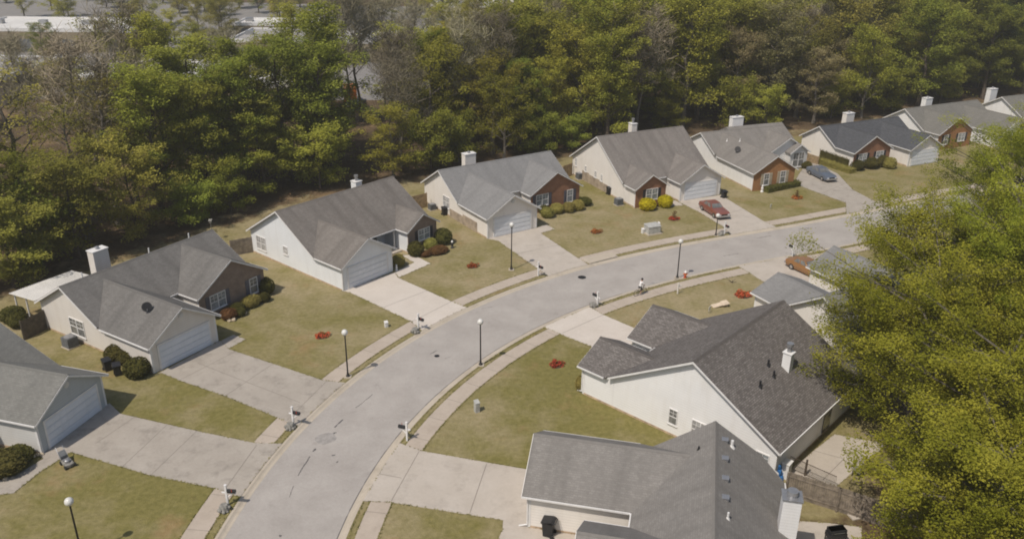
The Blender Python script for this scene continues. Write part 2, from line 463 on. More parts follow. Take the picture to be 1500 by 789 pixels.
# sealed cracks, patches in the asphalt
mb = MB()
def crack(pts, w):
    P = [G(*p, -.094) for p in pts]
    fine = []
    for a, b in zip(P[:-1], P[1:]):
        n = max(2, int((b - a).length / .25))
        fine += [a.lerp(b, k / n) for k in range(n)]
    fine.append(P[-1])
    for i in range(len(fine) - 1):
        a, b = fine[i], fine[i + 1]; d = (b - a).normalized(); nrm = Vector((d.y, -d.x, 0))
        w0, w1 = w * random.uniform(.4, 1.2), w * random.uniform(.4, 1.2)
        j = nrm * random.uniform(-.03, .03)
        mb.face([a - nrm * w0 + j + Vector((0, 0, .004)), a + nrm * w0 + j + Vector((0, 0, .004)), b + nrm * w1 + Vector((0, 0, .004)), b - nrm * w1 + Vector((0, 0, .004))])
crack([(436.5, 696), (447, 679), (454, 668)], .05); crack([(458.5, 661), (462.5, 656.5)], .09); crack([(490, 625.5), (502.5, 614)], .07)
crack([(521, 597), (534, 587), (546, 577)], .03); crack([(430, 711), (424, 728)], .02); crack([(486, 667), (491, 665.5)], .1); crack([(409, 783), (412, 785)], .09); crack([(492.5, 677), (495.5, 675)], .05)
crack([(488, 634), (493, 633)], .08); crack([(705, 452), (722, 449)], .03); crack([(630, 518), (640, 513)], .04); crack([(652, 525), (660, 522)], .03); crack([(1108, 349), (1130, 345)], .06); crack([(1060, 375), (1082, 371)], .04); crack([(1170, 336), (1190, 333)], .05)

E_ = off(3.30); 
for i in range(60, 150, 1):
    a, b = E_[i], E_[i + 1]; t = Vector((a[0], a[1], -.090)); u = Vector((b[0], b[1], -.090)); n = Vector((NN[i][0], NN[i][1], 0)) * random.uniform(.015, .04)
    mb.face([t - n, t + n, u + n, u - n])
structure(mb.build('road_crack_lines', M['crack']))
def outline_patch(c, r):
    mb = MB(); P = G(*c, -.090)
    pts = [P + Vector((math.cos(a) * r * random.uniform(.8, 1.1), math.sin(a) * r * random.uniform(.8, 1.1), 0)) for a in [k * math.pi / 6 for k in range(12)]]
    mb.face(pts); return mb
structure(outline_patch((477, 641), .75).build('road_patch', M['patch']))
structure(outline_patch((966, 420), 1.3).build('road_patch', M['patch']))
for (c, lab) in (((852.5, 406), 'dark round manhole cover in the asphalt near the storm drain'), ((640, 521), 'small dark valve cover in the asphalt across from the lamp')):
    mh = MB(); P = G(*c, -.094); mh.lathe([(.34, 0), (.34, .012), (.28, .014), (.001, .014)], 18); r = .42 if c[0] > 800 else .22
    o = mh.build('manhole_cover', M['black_metal'], loc=P); o.scale = (r / .34, r / .34, 1); tag(o, lab, 'manhole cover')

# ------------------------------------------------------------------ driveways and walks
def kerb_span(pa, pb, d):
    """points along the kerb's back from the one nearest pa to the one nearest pb"""
    ia, ib = near_s(G(*pa))[0], near_s(G(*pb))[0]
    st = 1 if ib > ia else -1
    o = off(d); return [Vector((o[i][0], o[i][1], 0)) for i in range(ia, ib + st, st)]
SLABS = []
def slab(name, pts, mat, z=.034, joints=()):
    SLABS.append([(p.x, p.y) for p in pts])
    mb = MB(); P = [Vector((p.x, p.y, z)) for p in pts]
    mb.prism(P, -.10)
    for a, b in joints:
        a, b = G(*a), G(*b); d = (b - a).normalized(); n = Vector((d.y, -d.x, 0)) * .022
        mb.face([Vector((*(a - n).xy, z + .004)), Vector((*(a + n).xy, z + .004)), Vector((*(b + n).xy, z + .004)), Vector((*(b - n).xy, z + .004))], 1)
    return structure(mb.build(name, [mat, M['joint']]))
def g(*ps): return [G(*p) for p in ps]
KL, KR = -3.87, 3.87
slab('driveway', g((58, 668), (160, 590), (176.7, 606), (290, 631.5), (375.4, 649)) + kerb_span((412, 651), (350, 725), KL) + g((315.5, 715), (221, 696), (104, 662), (66, 672)), M['drive_old'], joints=[((140, 650), (200, 609)), ((221, 696), (288, 631.5)), ((330, 716), (376, 652)), ((180, 683), (245, 622))])
slab('driveway', g((226, 550), (322, 499), (334, 511), (475, 557.5)) + kerb_span((497, 561), (437, 623), KL) + g((410, 613), (330, 580), (263, 557), (236, 546)), M['drive_old'], joints=[((263, 557), (345, 515)), ((330, 580), (400, 533)), ((420, 616), (477, 560)), ((290, 532), (440, 590))])
slab('driveway', g((500, 426), (578, 399), (583, 407), (660, 441)) + kerb_span((683, 451), (622, 488), KL) + g((601.6, 470.5), (512, 428)), M['drive_new'], joints=[((560, 451), (628, 425)), ((602, 472), (661, 442))])
slab('driveway', g((711, 349), (788, 333.5), (792, 341.6), (844, 376.5)) + kerb_span((866, 388), (800, 404), KL) + g((787, 393.5), (730, 353)), M['drive'], joints=[((757, 372), (818, 359))])
slab('driveway', g((994, 294.5), (1056, 286), (1118.4, 324)) + kerb_span((1135, 332), (1070, 345), KL) + g((1059, 332), (1023, 310), (996, 297)), M['drive'], joints=[((1040, 320), (1090, 306))])
slab('driveway', g((1166, 262), (1180, 240), (1194, 239), (1227, 254.6), (1249, 278), (1268, 288)) + kerb_span((1292, 301), (1243, 315), KL) + g((1239, 297), (1224, 292), (1173, 273)), M['drive_old'], joints=[((1205, 283), (1240, 268))])
slab('driveway', g((884, 530), (945, 492), (928, 480), (882.7, 460.7)) + kerb_span((864, 450), (798, 480), KR) + g((819, 488.6), (840, 497), (866, 507)), M['drive_new'], joints=[((824, 488), (884, 461))])
slab('driveway', g((775, 773), (800, 690), (770, 687), (616, 660)) + kerb_span((583, 650), (527, 735), KR) + g((570, 735), (737, 761.5), (736, 775)), M['drive'], joints=[((573, 734), (614, 661)), ((688, 752), (713, 679)), ((556, 694), (588, 700))])
slab('driveway', g((1225, 428), (1122, 415), (1097, 399.4)) + kerb_span((1081, 391), (1152, 377), KR) + g((1168, 384), (1200, 395), (1245, 412)), M['drive'])
# front walks
slab('front_path', g((322, 500), (334, 511), (360, 497), (342, 490)), M['drive_old'], .030)
slab('front_path', g((578, 399), (584, 406.5), (631, 386), (605, 373), (588, 374), (607, 384.5)), M['drive_new'], .030)
slab('front_path', g((785, 334), (792, 341.8), (813, 335.5), (800, 329)), M['drive'], .030)
slab('front_path', g((979, 290), (996, 297), (1001, 301), (982, 302), (975, 297)), M['drive'], .030)
slab('front_path', g((736, 775), (737, 761.5), (776, 772), (850, 784), (842, 830), (720, 850), (730, 789)), M['drive'], .030)
slab('front_path', g((66, 670), (104, 662), (60, 690), (20, 722), (-30, 727), (-30, 706), (22, 697)), M['drive_old'], .030)
slab('patio', g((1152, 692), (1222, 636), (1300, 650), (1225, 712)), M['drive'], .030, joints=[((1192, 660), (1236, 672)), ((1236, 672), (1205, 703))])
slab('patio', g((1140, 795), (1172, 763), (1215, 766), (1262, 772), (1262, 830), (1150, 840)), M['drive'], .030)

# ------------------------------------------------------------------ houses
OE, OG, TH = .32, .36, .14
HP = dict(
 H1=dict(x=-47.90,y=43.44,h=1.298,L=14.96,W=10.23,he=2.70,s=0.614,wings=[(8.62,14.96,14.4,.55,2.75)]),
 H2=dict(x=-40.67,y=66.19,h=1.020,L=15.12,W=8.10,he=2.75,s=0.585,wings=[(0,6.41,14.5,.624,2.68),(7.88,15.33,10.65,.591,2.73)]),
 H3=dict(x=-27.60,y=83.96,h=0.870,L=15.05,W=10.78,he=2.71,s=0.607,wings=[(0,6.36,14.91,.609,2.73),(10.71,14.89,12.57,.625,2.73)]),
 H4=dict(x=-10.92,y=100.81,h=0.583,L=15.67,W=8.43,he=2.73,s=0.600,wings=[(0,6.62,14.82,.607,2.68),(8.65,15.85,10.62,.601,2.65)]),
 H5=dict(x=8.16,y=113.00,h=0.464,L=12.86,W=12.63,he=2.80,s=0.648,wings=[(0,4.41,15.28,.652,2.68),(6.5,12.83,15.58,.594,2.66)]),
 H6=dict(x=25.44,y=121.93,h=0.361,L=13.39,W=7.40,he=2.78,s=0.525,wings=[(0,6.32,16.47,.609,2.65),(7.95,13.65,9.0,.60,2.75)]),
 H7=dict(x=43.54,y=126.01,h=0.439,L=15.07,W=6.85,he=2.66,s=0.607,wings=[(0,6.86,10.31,.575,2.68),(8.63,14.61,12.34,.576,2.70)]),
 H8=dict(x=60.17,y=137.17,h=0.446,L=15.87,W=7.87,he=2.71,s=0.595,wings=[(0,7.12,10.68,.601,2.70),(9.2,15.87,14.2,.60,2.70)]),
 H9=dict(x=80.6,y=147.2,h=0.42,L=15.0,W=8.3,he=2.70,s=0.56,wings=[(0,6.8,14.0,.60,2.70),(8.6,15,10.6,.60,2.7)]),
 H10=dict(x=25.58,y=54.84,h=-2.311,L=12.38,W=13.03,he=2.83,s=0.590,wings=[(7.53,12.38,15.85,.517,2.65),(-.12,6.12,15.74,.517,2.66)]),
 H11=dict(x=16.58,y=43.33,h=-1.786,L=15.00,W=8.17,he=2.72,s=0.681,wings=[(-.86,5.43,14.61,.604,2.72),(7.36,13.6,10.7,.61,2.72)]),
 H12=dict(x=41.29,y=66.54,h=-2.632,L=15.36,W=9.02,he=2.61,s=0.643,wings=[(9.71,15.36,12.1,.42,2.70),(.2,6.4,14.0,.45,2.7)]),
)
class House:
    def __init__(s, key, name, label, roof, siding, garage, brick=None, brick_wing=None, rec=0, found=None, gdoor=None, gable_white=False, front=None):
        p = HP[key]; s.p = p; s.key = key
        s.root = tag(empty(name, (p['x'], p['y'], 0), p['h']), label, 'house', 'houses along the curving street')
        s.siding = siding; s.roofm = roof; L, W, he, sl = p['L'], p['W'], p['he'], p['s']
        s.L, s.W, s.he, s.s = L, W, he, sl
        zr = he + sl * W / 2
        P = lambda u, v, z: Vector((u, -v, z))
        s.P = P
        wings = p['wings']
        # --- walls
        wl = MB()
        def prof(u0, u1, vfront):
            d = TH - .015; pts = [(0, -.25), (0, he - d), (W / 2, zr - d)]
            if vfront >= W - 1e-6: pts += [(W, he - d)]
            else: pts += [(vfront, he + sl * (W - vfront) - d)]
            pts += [(vfront, -.25)]
            wl.prism([P(u0, v, z) for v, z in pts], P(u1 - u0, 0, 0))
        if rec:
            a, b = wings[0], wings[1]
            if a[0] > b[0]: a, b = b, a
            e0, e1 = a[1], b[0]
            prof(0, e0, W); prof(e0, e1, W - rec); prof(e1, L, W)
        else: prof(0, L, W)
        for k, (a, b, f, ws, hw) in enumerate(wings):
            m = (a + b) / 2; zw = hw + ws * (b - a) / 2; d = TH - .015
            flush = abs(a) < .2 or abs(b - L) < .3
            v0 = W - .02 if flush else W - rec - .05
            aa, bb = a, b
            wl.prism([P(aa, v0, -.25), P(aa, v0, hw - d), P(m, v0, zw - d), P(bb, v0, hw - d), P(bb, v0, -.25)], P(0, f - v0, 0))
        wl.build('wall', siding, s.root)
        fb = MB()   # clay-stained foundation, standing 12 mm proud
        fb.box((-.012, 0.0, -.2), (-.0, -W, .16)); fb.box((L, 0, -.2), (L + .012, -W, .16)); fb.box((0, 0, -.2), (L, .012, .16))
        for (a, b, f, ws, hw) in wings:
            fb.box((a - .014, -W, -.2), (a - .001, -f, .16)); fb.box((b + .001, -W, -.2), (b + .014, -f, .16))
        fb.build('foundation', M['found'], s.root)
        # corner boards
        for u, v in [(0, 0), (L, 0)]: cb = MB(); cb.box((u - .02, -v + .02, .1), (u + (.12 if u == 0 else -.12), -v - .12, he - TH)); cb.build('corner_trim', M['trim'], s.root)
        for (a, b, f, ws, hw) in wings:
            for u, sg in ((a, 1), (b, -1)): cb = MB(); cb.box((u - .022 * sg, -f - .022, .05), (u + .14 * sg, -f + .14, hw - TH - .02)); cb.build('corner_trim', M['trim'], s.root)
        # --- roof
        rf = MB()
        c = math.sqrt(1 + sl * sl)
        def uvq(pts, axis, eave, slc):
            out = []
            for q in pts:
                if axis == 'u': out.append((q[0], abs(q[1] - eave) * slc))
                else: out.append((q[1], abs(q[0] - eave) * slc))
            return out
        zb = he - sl * OE
        s.edges_v = []; s.edges_e = []
        u0, u1 = -OG, L + OG
        clip = s.key == 'H11'
        back = [(u0, -OE, zb), (u1, -OE, zb), (u1, W / 2, zr), (u0, W / 2, zr)]
        if clip: back = [(u0 + 1.15, -OE, zb), (u1, -OE, zb), (u1, W / 2, zr), (u0, W / 2, zr), (u0, 1.1, he + sl * 1.1)]
        frontp = [(u0, W + OE, zb), (u0, W / 2, zr), (u1, W / 2, zr), (u1, W + OE, zb)]
        for q in (back, frontp):
            rf.prism([P(*t) for t in q], -TH, uvtop=uvq(q, 'u', -OE if q is back else W + OE, c))
        if clip: s.edges_v += [((u0, W / 2, zr), (u0, 1.1, he + sl * 1.1)), ((u0, 1.1, he + sl * 1.1), (u0 + 1.15, -OE, zb))]
        else: s.edges_v += [((u0, W / 2, zr), (u0, -OE, zb))]
        s.edges_v += [((u1, W / 2, zr), (u1, -OE, zb)), ((u0, W / 2, zr), (u0, W + OE, zb)), ((u1, W / 2, zr), (u1, W + OE, zb))]
        s.edges_e += [((u0 + (1.15 if clip else 0), -OE, zb), (u1, -OE, zb))]
        # front eave of the main block only where no wing covers it
        cov = sorted([(a - OE, b + OE) for (a, b, *_r) in wings]); x = u0
        for a, b in cov:
            if a > x + .3: s.edges_e.append(((x, W + OE, zb), (a, W + OE, zb)))
            x = max(x, b)
        if u1 > x + .3: s.edges_e.append(((x, W + OE, zb), (u1, W + OE, zb)))
        s.wing = []
        for (a, b, f, ws, hw) in wings:
            m = (a + b) / 2; zw = hw + ws * (b - a) / 2; ze = hw - ws * OE; vf = f + OG
            vr = W - (zw - he) / sl; ve = W - (ze - he) / sl; cw = math.sqrt(1 + ws * ws)
            if vr < W / 2: vr = W / 2
            for sg, ue in ((-1, a - OE), (1, b + OE)):
                q = [(ue, vf, ze), (m, vf, zw), (m, vr - .0, zw), (ue, ve, ze)]
                rf.prism([P(*t) for t in q], -TH, uvtop=uvq(q, 'v', ue, cw))
                s.edges_v.append(((m, vf, zw), (ue, vf, ze)))
                if abs(ve - vf) > .3: s.edges_e.append(((ue, ve + .1, ze), (ue, vf, ze)))
            s.wing.append((a, b, f, ws, hw, m, zw, vf))
        # ridge caps
        def cap(p, q, sl_):
            d = (Vector(q) - Vector(p)).normalized(); n = Vector((d.y, -d.x, 0)) * .16; up = Vector((0, 0, .02))
            p, q = Vector(p), Vector(q)
            for sg in (-1, 1):
                dn = n * sg + Vector((0, 0, -.16 * sl_))
                rf.prism([p + up, q + up, q + up + dn, p + up + dn], -.018)
        cap(P(u0, W / 2, zr), P(u1, W / 2, zr), sl)
        for (a, b, f, ws, hw, m, zw, vf) in s.wing: cap(P(m, vf, zw), P(m, max(W / 2, W - (zw - he) / sl) + .1, zw), ws)
        rf.build('roof', roof, s.root)
        # --- verge boards and gutters
        for p, q in s.edges_v:
            fa = MB()
            p, q = P(*p), P(*q); d = (q - p); n = Vector((d.y, -d.x, 0))
            n = n.normalized() * .028
            cen = P(L / 2, W / 2, 0)
            mid = (p + q) / 2
            # outward: away from the roof it edges
            if abs(d.y) > abs(d.x): out = Vector((1 if mid.x > L / 2 else -1, 0, 0))
            else: out = Vector((0, -1, 0))
            if n.dot(out) < 0: n = -n
            n0 = n * .15
            fa.prism([p + n0 - Vector((0, 0, .035)), q + n0 - Vector((0, 0, .035)), q + n0 - Vector((0, 0, .19)), p + n0 - Vector((0, 0, .19))], n)
            fa.build('fascia', M['trim'], s.root)
        for p, q in s.edges_e:
            gu = MB()
            p, q = P(*p), P(*q); d = (q - p).normalized(); n = Vector((d.y, -d.x, 0))
            mid = (p + q) / 2
            t = mid + n * .5
            inside = any(a - OE - .05 < t.x < b + OE + .05 and W - .5 < -t.y < f + .2 for (a, b, f, *_q) in wings) or (-.1 - OE < t.x < L + OE and -OE - .02 < -t.y < W)
            if inside: n = -n
            gu.prism([p + n * .006 - Vector((0, 0, .030)), q + n * .006 - Vector((0, 0, .030)), q + n * .006 - Vector((0, 0, .14)), p + n * .006 - Vector((0, 0, .14))], n * .075)
            gu.build('gutter', M['trim'], s.root)
        # --- brick front, garage
        if brick is not None:
            a, b, f, ws, hw, m, zw, vf = s.wing[brick_wing]; d = TH + .02; y = f + .004
            bm = MB(); q = [(a - .02, y, 0), (b + .02, y, 0), (b + .02, y, hw - d), (m, y, zw - d), (a - .02, y, hw - d)]
            bm.prism([P(*t) for t in q], P(0, .09, 0), uvtop=[(t[0], t[2]) for t in q])
            # the outer skin carries the pattern
            q2 = [(t[0], y + .094, t[2]) for t in q]
            bm.face([P(*t) for t in q2], 0, [(t[0], t[2]) for t in q2])
            bm.build('brick_front', brick, s.root)
        if front is not None:
            wi, fm = front; a, b, f, ws, hw, m, zw, vf = s.wing[wi]; d = TH + .02; y = f + .004
            bm = MB(); q = [(a + .15, y, 0), (b - .15, y, 0), (b - .15, y, hw - d + .1), (m, y, zw - d), (a + .15, y, hw - d + .1)]
            bm.prism([P(*t) for t in q], P(0, .012, 0)); bm.build('shade_tinted_gable', fm, s.root)  # thin front skin that carries the shade-tinted siding colour
        if garage is not None: s.garage(garage, gdoor or M['gdoor'])
        # roof vent pipes and a gable louvre
    def garage(s, k, mat, w=4.88, h=2.13):
        a, b, f, ws, hw, m, zw, vf = s.wing[k]; y = -(f + .018)
        gd = empty('garage_door', (m, y, 0)); gd.parent = s.root
        fr = MB()
        for x0, x1, z0, z1 in ((-w / 2 - .14, -w / 2, 0, h + .14), (w / 2, w / 2 + .14, 0, h + .14), (-w / 2, w / 2, h, h + .14)): fr.box((x0, .02, z0), (x1, -.055, z1))
        fr.build('door_frame', M['trim'], gd)
        pn = MB(); pn.box((-w / 2, .02, .02), (w / 2, -.012, h))
        for r in range(4):
            z0 = .03 + r * (h - .03) / 4
            pn.box((-w / 2 + .01, -.012, z0 + .022), (w / 2 - .01, -.045, z0 + (h - .03) / 4 - .022))
            for c_ in range(8):
                x0 = -w / 2 + .06 + c_ * (w - .12) / 8
                pn.box((x0 + .05, -.045, z0 + .09), (x0 + (w - .12) / 8 - .05, -.060, z0 + (h - .03) / 4 - .09))
        pn.build('door_panel', mat, gd)
    def window(s, plane, val, c, z, w, h, cols=2, shutters=None, glass=None, double=True, face=1, rows=2):
        """plane 'v': in the wall v=val, c along u; plane 'u': in the wall u=val (face -1 looks to -u)"""
        if plane == 'v': o = empty('window', (c, -val, z), 0)
        else: o = empty('window', (val, -c, z), R_(-90 if face < 0 else 90))
        o.parent = s.root
        # local: x along the wall, -y outward
        fr = MB(); t = .065
        for x0, x1, z0, z1 in ((-w / 2, -w / 2 + t, -h / 2, h / 2), (w / 2 - t, w / 2, -h / 2, h / 2), (-w / 2 + t, w / 2 - t, h / 2 - t, h / 2), (-w / 2 + t, w / 2 - t, -h / 2, -h / 2 + t)): fr.box((x0, .03, z0), (x1, -.06, z1))
        if double: fr.box((-.045, .03, -h / 2 + t), (.045, -.058, h / 2 - t))
        fr.box((-w / 2 + t, .03, -.03), ((-.06 if double else w / 2 - t), -.05, .03))
        if double: fr.box((.06, .03, -.03), (w / 2 - t, -.05, .03))
        # glazing bars
        halves = ((-w / 2 + t, -.06), (.06, w / 2 - t)) if double else ((-w / 2 + t, w / 2 - t),)
        for x0, x1 in halves:
            for k in range(1, cols): 
                xx = x0 + (x1 - x0) * k / cols
                fr.box((xx - .014, .0, .03), (xx + .014, -.042, h / 2 - t))
            fr.box((x0, .0, h / 4 - .014), (x1, -.040, h / 4 + .0))
        fr.box((-w / 2 - .05, .02, -h / 2 - .06), (w / 2 + .05, -.10, -h / 2))
        fr.build('window_frame', M['trim'], o)
        pa = MB(); pa.box((-w / 2 + t, .02, -h / 2 + t), (w / 2 - t, -.02, h / 2 - t))
        pa.build('pane', glass or M['glass'], o)
        if shutters:
            for sg in (-1, 1):
                sh = MB(); x = sg * (w / 2 + .06 + .2)
                sh.box((x - .2, .0, -h / 2), (x + .2, -.03, h / 2))
                for k in range(9): sh.box((x - .16, -.03, -h / 2 + .08 + k * (h - .16) / 9), (x + .16, -.045, -h / 2 + .08 + (k + .6) * (h - .16) / 9))
                so = sh.build('shutter', shutters, o)
        return o
    def chimney(s, u0, u1, top, v0=.15, v1=-.75, mat=None, flue='cap', z0=0):
        ch = MB(); ch.box((u0, -v0, z0), (u1, -v1, top)); o = ch.build('chimney', mat or s.siding, s.root)
        cb = MB()
        for u in (u0, u1):
            for v in (v0, v1): cb.box((u - .02 if u == u0 else u - .09, -v - (.02 if v == v0 else -.09), z0 + .1), (u + .09 if u == u0 else u + .02, -v + (.09 if v == v0 else -.02) - (0 if v == v0 else 0), top - .01))
        c2 = MB(); c2.box((u0 - .06, -v0 - .06, top), (u1 + .06, -v1 + .06, top + .07)); c2.build('chimney_cap', M['trim'] if flue != 'grey' else M['metal'], o)
        f = MB(); cu, cv = (u0 + u1) / 2, (v0 + v1) / 2
        if flue == 'tall': f.tube([(cu, -cv, top + .07), (cu, -cv, top + .45)], .16, 10); f.tube([(cu, -cv, top + .45), (cu, -cv, top + .52), (cu, -cv, top + .75)], [.16, .24, .24], 10)
        elif flue == 'grey': f.tube([(cu, -cv, top + .07), (cu, -cv, top + .22)], .30, 14); f.tube([(cu, -cv, top + .22), (cu, -cv, top + .40)], [.33, .30], 14)
        else: f.tube([(cu, -cv, top + .07), (cu, -cv, top + .22)], .15, 10); f.tube([(cu, -cv, top + .22), (cu, -cv, top + .30)], [.21, .17], 10)
        f.build('flue', M['metal'], o)
    def pipe(s, u, v, z, h=.35, r=.06, mat=None, box=False):
        mb = MB()
        if box: mb.box((-.17, -.17, -.1), (.17, .17, .10)); mb.box((-.20, -.20, .10), (.20, .20, .13))
        else: mb.tube([(0, 0, -.15), (0, 0, h)], r, 8); mb.tube([(0, 0, -.10), (0, 0, .09)], [r * 2.4, r * 1.2], 8)
        mb.build('roof_vent', mat or M['trim'], s.root, loc=(u, -v, z))
    def zf(s, v): return s.he + s.s * (s.W - v)
    def zbk(s, v): return s.he + s.s * v
    def louvre(s, k):
        a, b, f, ws, hw, m, zw, vf = s.wing[k]; mb = MB()
        mb.tube([(m, -f, zw - .85), (m, -f - .05, zw - .85)], .24, 16); mb.tube([(m, -f - .04, zw - .85), (m, -f - .07, zw - .85)], .17, 16)
        mb.build('gable_vent', M['soffit'], s.root)

def downspout(hs, u, v, z, side):
    mb = MB(); mb.box((u - .04, -v - .04, .2), (u + .04, -v + .04, z)); mb.tube([(u, -v, .24), (u + side[0] * .5, -v - side[1] * .5, .06)], .05, 6)
    mb.build('downspout', M['trim'], hs.root)

h1 = House('H1', 'ranch_house', 'grey-green roofed house cut off by the left edge, its garage door in shade', R_H1, M['grey_siding'], 0, gdoor=M['gdoor_shaded'], front=(0, M['shaded']))
h1.louvre(0)
h1.window('v', h1.W, 5.0, 1.5, 1.7, 1.5)
h2 = House('H2', 'ranch_house', 'beige house with a white patio roof behind and a brown brick bedroom front', R_H2, M['beige'], 0, brick=M['brick_brown'], brick_wing=1, gdoor=M['gdoor_shaded'])
h2.louvre(0)
h2.window('u', 0, 4.95, 1.42, 2.0, 1.55, face=-1, glass=M['glass'])
h2.window('v', 10.75, 9.85, 1.5, 1.75, 1.45, shutters=M['shutter_grey'], glass=M['glass_blue'])
h2.window('v', 10.75, 14.0, 1.38, .95, 1.55, double=False, shutters=M['shutter_grey'])
h2.chimney(5.4, 6.9, 5.2)
for u in (2.0, 8.6, 13.0): h2.pipe(u, h2.W / 2 - .35, h2.zbk(h2.W / 2 - .35), .5)
h3 = House('H3', 'ranch_house', 'bright white house with a recessed porch and a small dark brick bay', R_H3, M['bright'], 0, brick=M['brick_brown'], brick_wing=1, rec=1.9)
h3.window('u', 0, 1.75, 1.45, 1.65, 1.5, face=-1, glass=M['glass_pale']); h3.window('u', 0, 6.0, 1.8, .75, .9, face=-1, double=False, glass=M['glass_pale'])
h3.window('v', 12.67, 13.0, 1.6, 1.7, 1.25, shutters=M['shutter_dark'], glass=M['glass_blue'])
h3.chimney(14.3, 15.2, 4.3, flue='tall')
mb = MB(); mb.box((8.6, -(h3.W - 1.9) - .02, .1), (9.55, -(h3.W - 1.9) - .07, 2.15)); mb.build('front_door', M['door_dark'], h3.root)
mb = MB(); mb.box((-.07, -.07, 0), (.07, .07, 2.45)); mb.box((-.11, -.11, 0), (.11, .11, .15)); mb.box((-.11, -.11, 2.3), (.11, .11, 2.45)); mb.build('porch_post', M['trim'], h3.root, loc=(10.35, -h3.W - .02, 0))
mb = MB(); mb.box((6.4, -(h3.W - 1.85), -.05), (10.68, -(h3.W + .9), .13)); mb.build('porch_floor', M['drive'], h3.root)
h4 = House('H4', 'ranch_house', 'cream house with a blue-grey roof and a red brick gable by yellow-green shrubs', R_H4, M['cream'], 0, brick=M['brick_red'], brick_wing=1)
h4.louvre(0)
h4.window('u', 0, 5.5, 1.6, 1.55, 1.4, face=-1, glass=M['glass_pale'])
h4.window('v', 10.72, 10.25, 1.55, 1.8, 1.45, shutters=M['shutter_grey'], glass=M['glass_blue']); h4.window('v', 10.72, 14.4, 1.35, .9, 1.6, double=False, shutters=M['shutter_grey'], glass=M['glass_blue'])
h4.chimney(5.75, 7.3, 5.15)
mb = MB(); mb.box((-.03, -6.32, -.1), (-.016, -9.4, 1.02)); mb.box((-.034, -9.4, -.1), (-.016, -12.6, 1.24)); mb.build('foundation_panel', M['found_tan'], h4.root)
h5 = House('H5', 'ranch_house', 'pale house with a wide taupe roof, small red brick gable and two golden bushes', R_H5, M['cream'], 1, brick=M['brick_red'], brick_wing=0)
for v, z, w, hh in ((.9, 2.0, .5, 1.1), (3.45, 1.75, .5, .8), (6.0, 1.7, .55, .9), (7.5, 1.65, .45, .9)): h5.window('u', 0, v, z, w, hh, face=-1, double=False, glass=M['glass_pale'])
h5.window('v', 15.38, 2.35, 1.5, 1.75, 1.45, shutters=M['shutter_dark'], glass=M['glass_blue'])
h5.chimney(9.25, 10.1, 6.05, flue='tall')
mb = MB(); mb.box((-.03, -2.6, -.1), (-.016, -4.4, 1.35)); mb.box((-.034, -4.4, -.1), (-.016, -7.0, 1.2)); mb.box((-.03, -7.0, -.1), (-.016, -9.1, 1.05)); mb.build('foundation_panel', M['found_tan'], h5.root)
h6 = House('H6', 'ranch_house', 'house with a sandy grey roof and an orange brick gable with cream shutters', R_H6, M['white'], None, brick=M['brick_orange'], brick_wing=0)
h6.window('v', 16.57, 1.95, 1.45, .85, 1.6, double=False, shutters=M['shutter_cream']); h6.window('v', 16.57, 4.5, 1.55, .85, 1.6, double=False, shutters=M['shutter_cream'])
h6.chimney(7.35, 9.2, 5.35)
# raised rear ridge of the right half
mb = MB(); W6, s6, e6 = h6.W, h6.s, .52
q = [(4.2, W6 / 2 + .0, h6.zf(W6 / 2) + .02), (4.2, W6 / 2 - e6, h6.zf(W6 / 2 - e6)), (h6.L + OG, W6 / 2 - e6, h6.zf(W6 / 2 - e6)), (h6.L + OG, W6 / 2, h6.zf(W6 / 2) + .02)]
mb.prism([h6.P(*t) for t in q], -.5, uvtop=[(t[0], t[1]) for t in q])
zt = h6.zf(W6 / 2 - e6); q = [(4.2, W6 / 2 - e6, zt - .001), (4.2, -OE - .9, zt - s6 * (W6 / 2 - e6 + OE + .9)), (h6.L + OG, -OE - .9, zt - s6 * (W6 / 2 - e6 + OE + .9)), (h6.L + OG, W6 / 2 - e6, zt - .001)]
mb.prism([h6.P(*t) for t in q], -.3, uvtop=[(t[0], t[1]) for t in q])
mb.build('rear_roof', R_H6, h6.root)
# entry bay with the arched window under a second small gable
bay = MB(); bay.prism([h6.P(10.6, 9.0, 0), h6.P(10.6, 9.0, 2.5), h6.P(12.1, 9.0, 3.4), h6.P(13.5, 9.0, 2.5), h6.P(13.5, 9.0, 0)], h6.P(0, 1.0, 0)); bay.build('entry_bay', M['grey_siding'], h6.root)
bay = MB()
for a, b in (((10.35, 2.42), (12.1, 3.62)), ((12.1, 3.62), (13.8, 2.42))):
    bay.prism([h6.P(a[0], 8.9, a[1]), h6.P(b[0], 8.9, b[1]), h6.P(b[0], 10.3, b[1]), h6.P(a[0], 10.3, a[1])], -.12, uvtop=[(0, 0), (0, 2), (1.4, 2), (1.4, 0)])
bay.build('entry_roof', R_H6, h6.root)
bay = MB()
for a, b in (((10.35, 2.42), (12.1, 3.62)), ((12.1, 3.62), (13.8, 2.42))):
    bay.prism([h6.P(a[0], 10.31, a[1] + .01), h6.P(b[0], 10.31, b[1] + .01), h6.P(b[0], 10.31, b[1] - .18), h6.P(a[0], 10.31, a[1] - .18)], h6.P(0, .03, 0))
bay.build('entry_fascia', M['trim'], h6.root)
h6.window('v', 10.0, 12.05, 1.35, 1.9, 2.1, cols=2, rows=3)
h6.pipe(2.9, 8.6, 4.42, .35); h6.pipe(2.2, 6.6, 3.99, .3)
h7 = House('H7', 'ranch_house', 'house with a charcoal roof, red brick gable and a hedge along its side', R_H7, M['cream'], 1, brick=M['brick_red'], brick_wing=0)
h7.window('v', 10.41, 1.65, 1.35, 1.5, 1.7, shutters=M['shutter_dark'], glass=M['glass_blue']); h7.window('v', 10.41, 4.9, 1.75, 1.4, 1.0, shutters=M['shutter_dark'], glass=M['glass_blue'])
h7.chimney(8.2, 9.75, 4.98)
